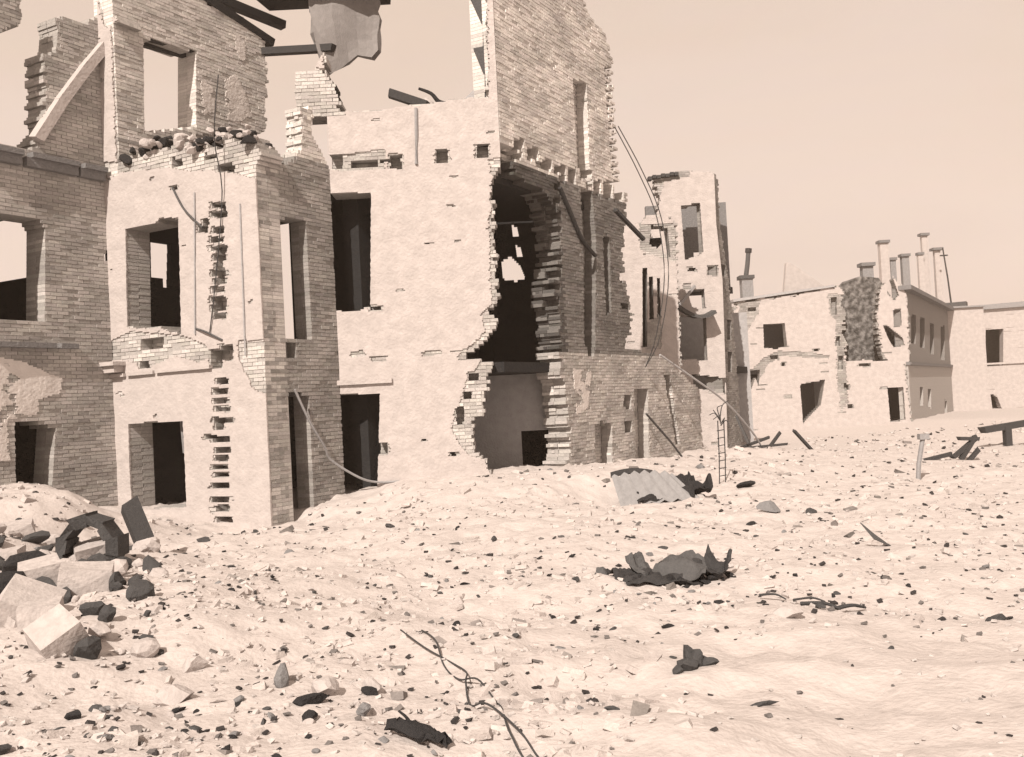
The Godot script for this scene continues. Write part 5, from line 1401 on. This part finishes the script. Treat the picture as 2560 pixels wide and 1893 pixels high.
	solo("slack_cable", mb, M.zinc, "slack cord hanging across the doorway and the black ground-floor window", "cord")
	mb = MB.new()
	mb.tube(curve([at("S1", 3.6, 9.0, .2), at("S1", 3.52, 7.8, .3), at("S1", 3.46, 6.8, .1), at("S1", 3.2, 5.3, .08), at("S1", 2.92, 4.1, .06)], 4), .012, .012, 5, Color.WHITE)
	solo("hanging_wire", mb, M.wire, "thin wire hanging down beside the toothed scar of the pale wall", "wire")
	mb = MB.new()
	mb.tube(curve([at("S1", 2.04, 7.09, .04), at("S1", 2.4, 6.6, .1), at("S1", 2.83, 6.18, .05)], 4), .022, .02, 6, Color.WHITE)
	solo("iron_bar", mb, M.rust, "thin iron bar slanting above the pale wall's upper window", "bar")
	mb = MB.new()
	mb.tube(curve([at("S1", 2.52, 4.21, .04), at("S1", 2.85, 4.12, .1), at("S1", 3.23, 3.93, .05)], 4), .02, .02, 6, Color.WHITE)
	solo("iron_bar", mb, M.rust, "short iron bar slanting below the toothed scar's upper half", "bar")
	# long wire from the top of the street wall down to the next ruin
	for s in 2:
		mb = MB.new()
		mb.tube(curve([at("L3", 6.0, 9.5, .05 + .1 * s), at("L3", 6.7, 8.4, .35 + .12 * s), at("L3", 7.25, 7.2, .6 + .12 * s), at("L3", 7.3, 5.6, .7 + .12 * s), at("L3", 7.2, 4.0, .4 + .12 * s), at("L3", 7.2, 3.2, .05)], 5), .014, .014, 5, Color.WHITE)
		solo("drop_wire", mb, M.wire, ["inner of two wires dropping from the top of the street wall", "outer of two wires dropping from the top of the street wall"][s], "wire", "wires dropping from the street wall")
	mb = MB.new()
	plank(mb, at("L3", 5.4, 7.2, .2), at("L3", 6.6, 6.55, .45), .1, .08)
	solo("broken_rafter", mb, M.wood, "dark broken rafter poking out past the street wall's torn end", "rafter")
	mb = MB.new()
	mb.tube([at("L3", 6.95, 1.95, .1), at("L3", 8.3, 1.1, .25), at("L3", 9.6, .2, .35)], .03, .03, 6, Color.WHITE)
	solo("leaning_rod", mb, M.rust, "thin dark rod leaning against the low part of the street wall", "rod")
	# timbers left on the sill of the big upper opening
	mb = MB.new()
	plank(mb, Vector3(-2.28, 9.10, -21.0), Vector3(-1.5, 8.78, -20.95), .2, .17)
	solo("sill_timber", mb, M.wood, "thick dark timber lying on the broken sill of the big upper opening", "timber")
	mb = MB.new()
	mb.tube(curve([Vector3(-1.66, 9.2, -21.1), Vector3(-1.4, 9.08, -21.1), Vector3(-1.25, 8.9, -21.1), Vector3(-1.05, 8.82, -21.1)], 4), .03, .06, 7, Color.WHITE)
	solo("sill_timber", mb, M.char, "curved dark bar on the sill right of the thick timber", "timber")
	lump("sill_rubble", "pale lump under the curved bar on the upper sill", "rubble", Vector3(-1.5, 8.88, -21.1), Vector3(.34, .34, .3), Vector3(.2, .3, .2), M.stone, 8)
	mb = MB.new()
	mb.hexa([Vector3(-.85, 8.8, -21.1), Vector3(-.25, 8.8, -21.1), Vector3(-.25, 8.8, -21.3), Vector3(-.85, 8.8, -21.3), Vector3(-.48, 9.12, -21.1), Vector3(-.36, 9.12, -21.1), Vector3(-.36, 9.12, -21.3), Vector3(-.48, 9.12, -21.3)], Color.WHITE)
	solo("sill_rubble", mb, M.old_plaster, "pointed pale fragment standing on the right of the upper sill", "rubble")

# ------------------------------------------------------------------ rubble
func build_rubble() -> void:
	var r := RandomNumberGenerator.new()
	r.seed = 991
	# lumps piled on the broken top of the toothed wall
	var k := 0
	while k < 120:
		var s := r.randf_range(.72, 4.2)
		var h := top_of("S1", s)
		var z := r.randf_range(-.5, .12)
		var sz := r.randf_range(.14, .42)
		var dark := r.randf() < .42  # dark lumps paint the shaded voids of the heap
		lump("ledge_rubble", "brick painted dark as a shaded gap in the heap along the ledge above the pale wall" if dark else "pale broken brick in the heap along the ledge above the pale wall", "rubble",
			at("S1", s, h + r.randf_range(-.12, .22), z), Vector3(sz, sz * .6, sz * .8), Vector3(r.randf_range(-.5, .5), r.randf() * TAU, r.randf_range(-.5, .5)), M.char if dark else M.stone, r.randi(), "dark bricks heaped on the ledge" if dark else "pale bricks heaped on the ledge")
		k += 1
	# broken stones of the left bank
	for i in 130:
		var d := r.randf_range(7.0, 15.0)
		var x := -d * r.randf_range(.36, .53)
		var sz := (.07 + .22 * pow(r.randf(), 1.6)) * (.45 + d * .06)
		var dk := r.randf() < .38
		lump("bank_stone", "dark broken stone lying in the left rubble bank" if dk else "pale broken stone lying in the left rubble bank", "stone", on_ground(x, -d, sz * r.randf_range(.05, .35)), Vector3(sz * 1.3, sz * .85, sz), Vector3(r.randf_range(-.4, .4), r.randf() * TAU, r.randf_range(-.4, .4)), M.dark_stone if dk else M.stone, r.randi(), "dark stones of the left bank" if dk else "pale stones of the left bank")
	# brick fragments on the ground: the ones that show largest, each its own
	var placed := 0
	while placed < 300:
		var d := 4.9 * pow(24.0 / 4.9, r.randf())
		var x := r.randf_range(-.5, .5) * d * 1.05
		if r.randf() < .42:
			var cl: Vector3 = [Vector3(-1.75, 5.85, .3), Vector3(-1.5, 5.5, .28), Vector3(-2.3, 5.25, .35), Vector3(-.6, 5.3, .3), Vector3(1.3, 8.8, .7), Vector3(1.5, 9.6, .6), Vector3(-2.6, 9.5, .9), Vector3(-.3, 12.5, 1.6), Vector3(3.2, 12.5, 1.2), Vector3(-6.2, 12.5, .9)][r.randi() % 10]
			x = cl.x + r.randfn() * cl.z * .7
			d = cl.y + r.randfn() * cl.z
			if d < 4.7: continue
		elif x > .12 * d and d < 7.0 and r.randf() < .9: continue
		if blocked(x, d): continue
		var q := r.randf()
		var kind := 0 if q < .55 else (1 if q < .75 else 2)  # the dark kind puts debris shadow sides into the colour
		var sz := r.randf_range(.02, .06) * (0.7 + d * .055)
		if r.randf() < .1: sz *= 1.8
		var place := "on the far street beyond the torn metal"
		if d < 7.6: place = "in the near foreground left of the wire strands" if x < -.3 - (d - 5.6) * .25 else "in the near foreground right of the wire strands"
		elif x > .5 and d < 11.5: place = "around the torn metal heap"
		elif x < -.36 * d: place = "at the foot of the left rubble bank"
		elif d > 14.0 and x < 1.0: place = "on the slope before the broad pale wall"
		elif d < 14.0 and x <= .5: place = "in the middle of the street left of the torn metal"
		elif x > .3 * d: place = "on the right side of the street"
		var tone: String = ["dark", "grey", "pale"][kind]
		var lab := "%s brick fragment lying %s" % [tone, place]
		var grp := "%s fragments %s" % [tone, place]
		lump("brick_fragment", lab, "rubble", on_ground(x, -d, sz * .08), Vector3(sz * r.randf_range(1.2, 2.6), sz * r.randf_range(.5, 1.1), sz * r.randf_range(.9, 1.5)), Vector3(r.randf_range(-.3, .3), r.randf() * TAU, r.randf_range(-.3, .3)), [M.dark_stone if r.randf() < .5 else M.char, M.mid_stone, M.stone][kind], r.randi(), grp)
		placed += 1
	# the rest, too many to count
	var mb := MB.new()
	for i in 11000:
		var d := 4.2 * pow(50.0 / 4.2, r.randf())
		var x := r.randf_range(-.62, .62) * d
		if x > .1 * d and d < 7.5 and r.randf() < .8: continue
		if blocked(x, d): continue
		if d > 20.0 and x < 0.0: continue
		var dens := nz.get_noise_2d(x * 1.3 + 40.0, d * 1.3)
		if dens < r.randf_range(-.5, .3): continue
		var sz := r.randf_range(.012, .042) * (0.5 + d * .065)
		var q := r.randf()
		var l := .05 if q < .2 else (.16 if q < .32 else r.randf_range(.46, .56))  # darker chips carry the shadow sides of rubble in their colour
		chunk_into(mb, box_chunks[r.randi() % 14], Transform3D(Basis.from_euler(Vector3(r.randf_range(-.5, .5), r.randf() * TAU, r.randf_range(-.5, .5))) * Basis.from_scale(Vector3(sz * 1.6, sz, sz * 1.2)), on_ground(x, -d, sz * .1)), Color(l, l * .93, l * .9))
	for i in 15000:
		var d := 4.6 * pow(42.0 / 4.6, pow(r.randf(), .8))
		var x := r.randf_range(-.66, .66) * d
		if d > 20.0 and x < 0.0: continue
		if blocked(x, d): continue
		var road := smoothstep(.05, .2, x / d) * (1.0 - smoothstep(6.5, 10.0, d))
		var dens := nz.get_noise_2d(x * 1.6 + 9.0, d * 1.6) + .5 * nz2.get_noise_2d(x * .7, d * .7) + .25 - road * .8
		if dens < r.randf_range(-.1, .55): continue
		var sz := (.012 + .06 * pow(r.randf(), 2.4)) * (.6 + d * .05)
		var l := r.randf_range(.48, .56) if r.randf() < .93 else r.randf_range(.12, .3)
		var bs := Basis.from_euler(Vector3(r.randf_range(-.5, .5), r.randf() * TAU, r.randf_range(-.5, .5)))
		var p := on_ground(x, -d, -sz * r.randf_range(.0, .35))
		var jx := r.randf_range(.7, 1.5) * sz
		var jz := r.randf_range(.5, .9) * sz
		var jy := r.randf_range(.3, .6) * sz
		var q := []
		for sy in [-1.0, 1.0]:
			for e in [[-1, -1], [1, -1], [1, 1], [-1, 1]]:
				q.append(p + bs * Vector3(e[0] * jx * r.randf_range(.7, 1.0), sy * jy * r.randf_range(.7, 1.0), e[1] * jz * r.randf_range(.7, 1.0)))
		mb.hexa(q, Color(l, l * .912, l * .873))
	var o := part(self, "rubble", mb, M.brick)
	tag(o, "fine pale and dark rubble scattered over the whole street", "rubble", "", "stuff")

func blocked(x: float, d: float) -> bool:
	# inside the main ruin or the other houses?
	var along := x * .494 + d * .87
	var across := x * .87 - d * .494     # grows toward the street
	if across < -9.9 and d > 20.6 - .55 * (x + 8.3) and x < -4.4 and x > -9: return true
	if d > 20.55 and across < -10.0: return true
	if d > 18.6 + (x + 4.65) * 1.76 and x < -3.5 and x > -4.7: return true
	if d > 56.0: return true
	return false
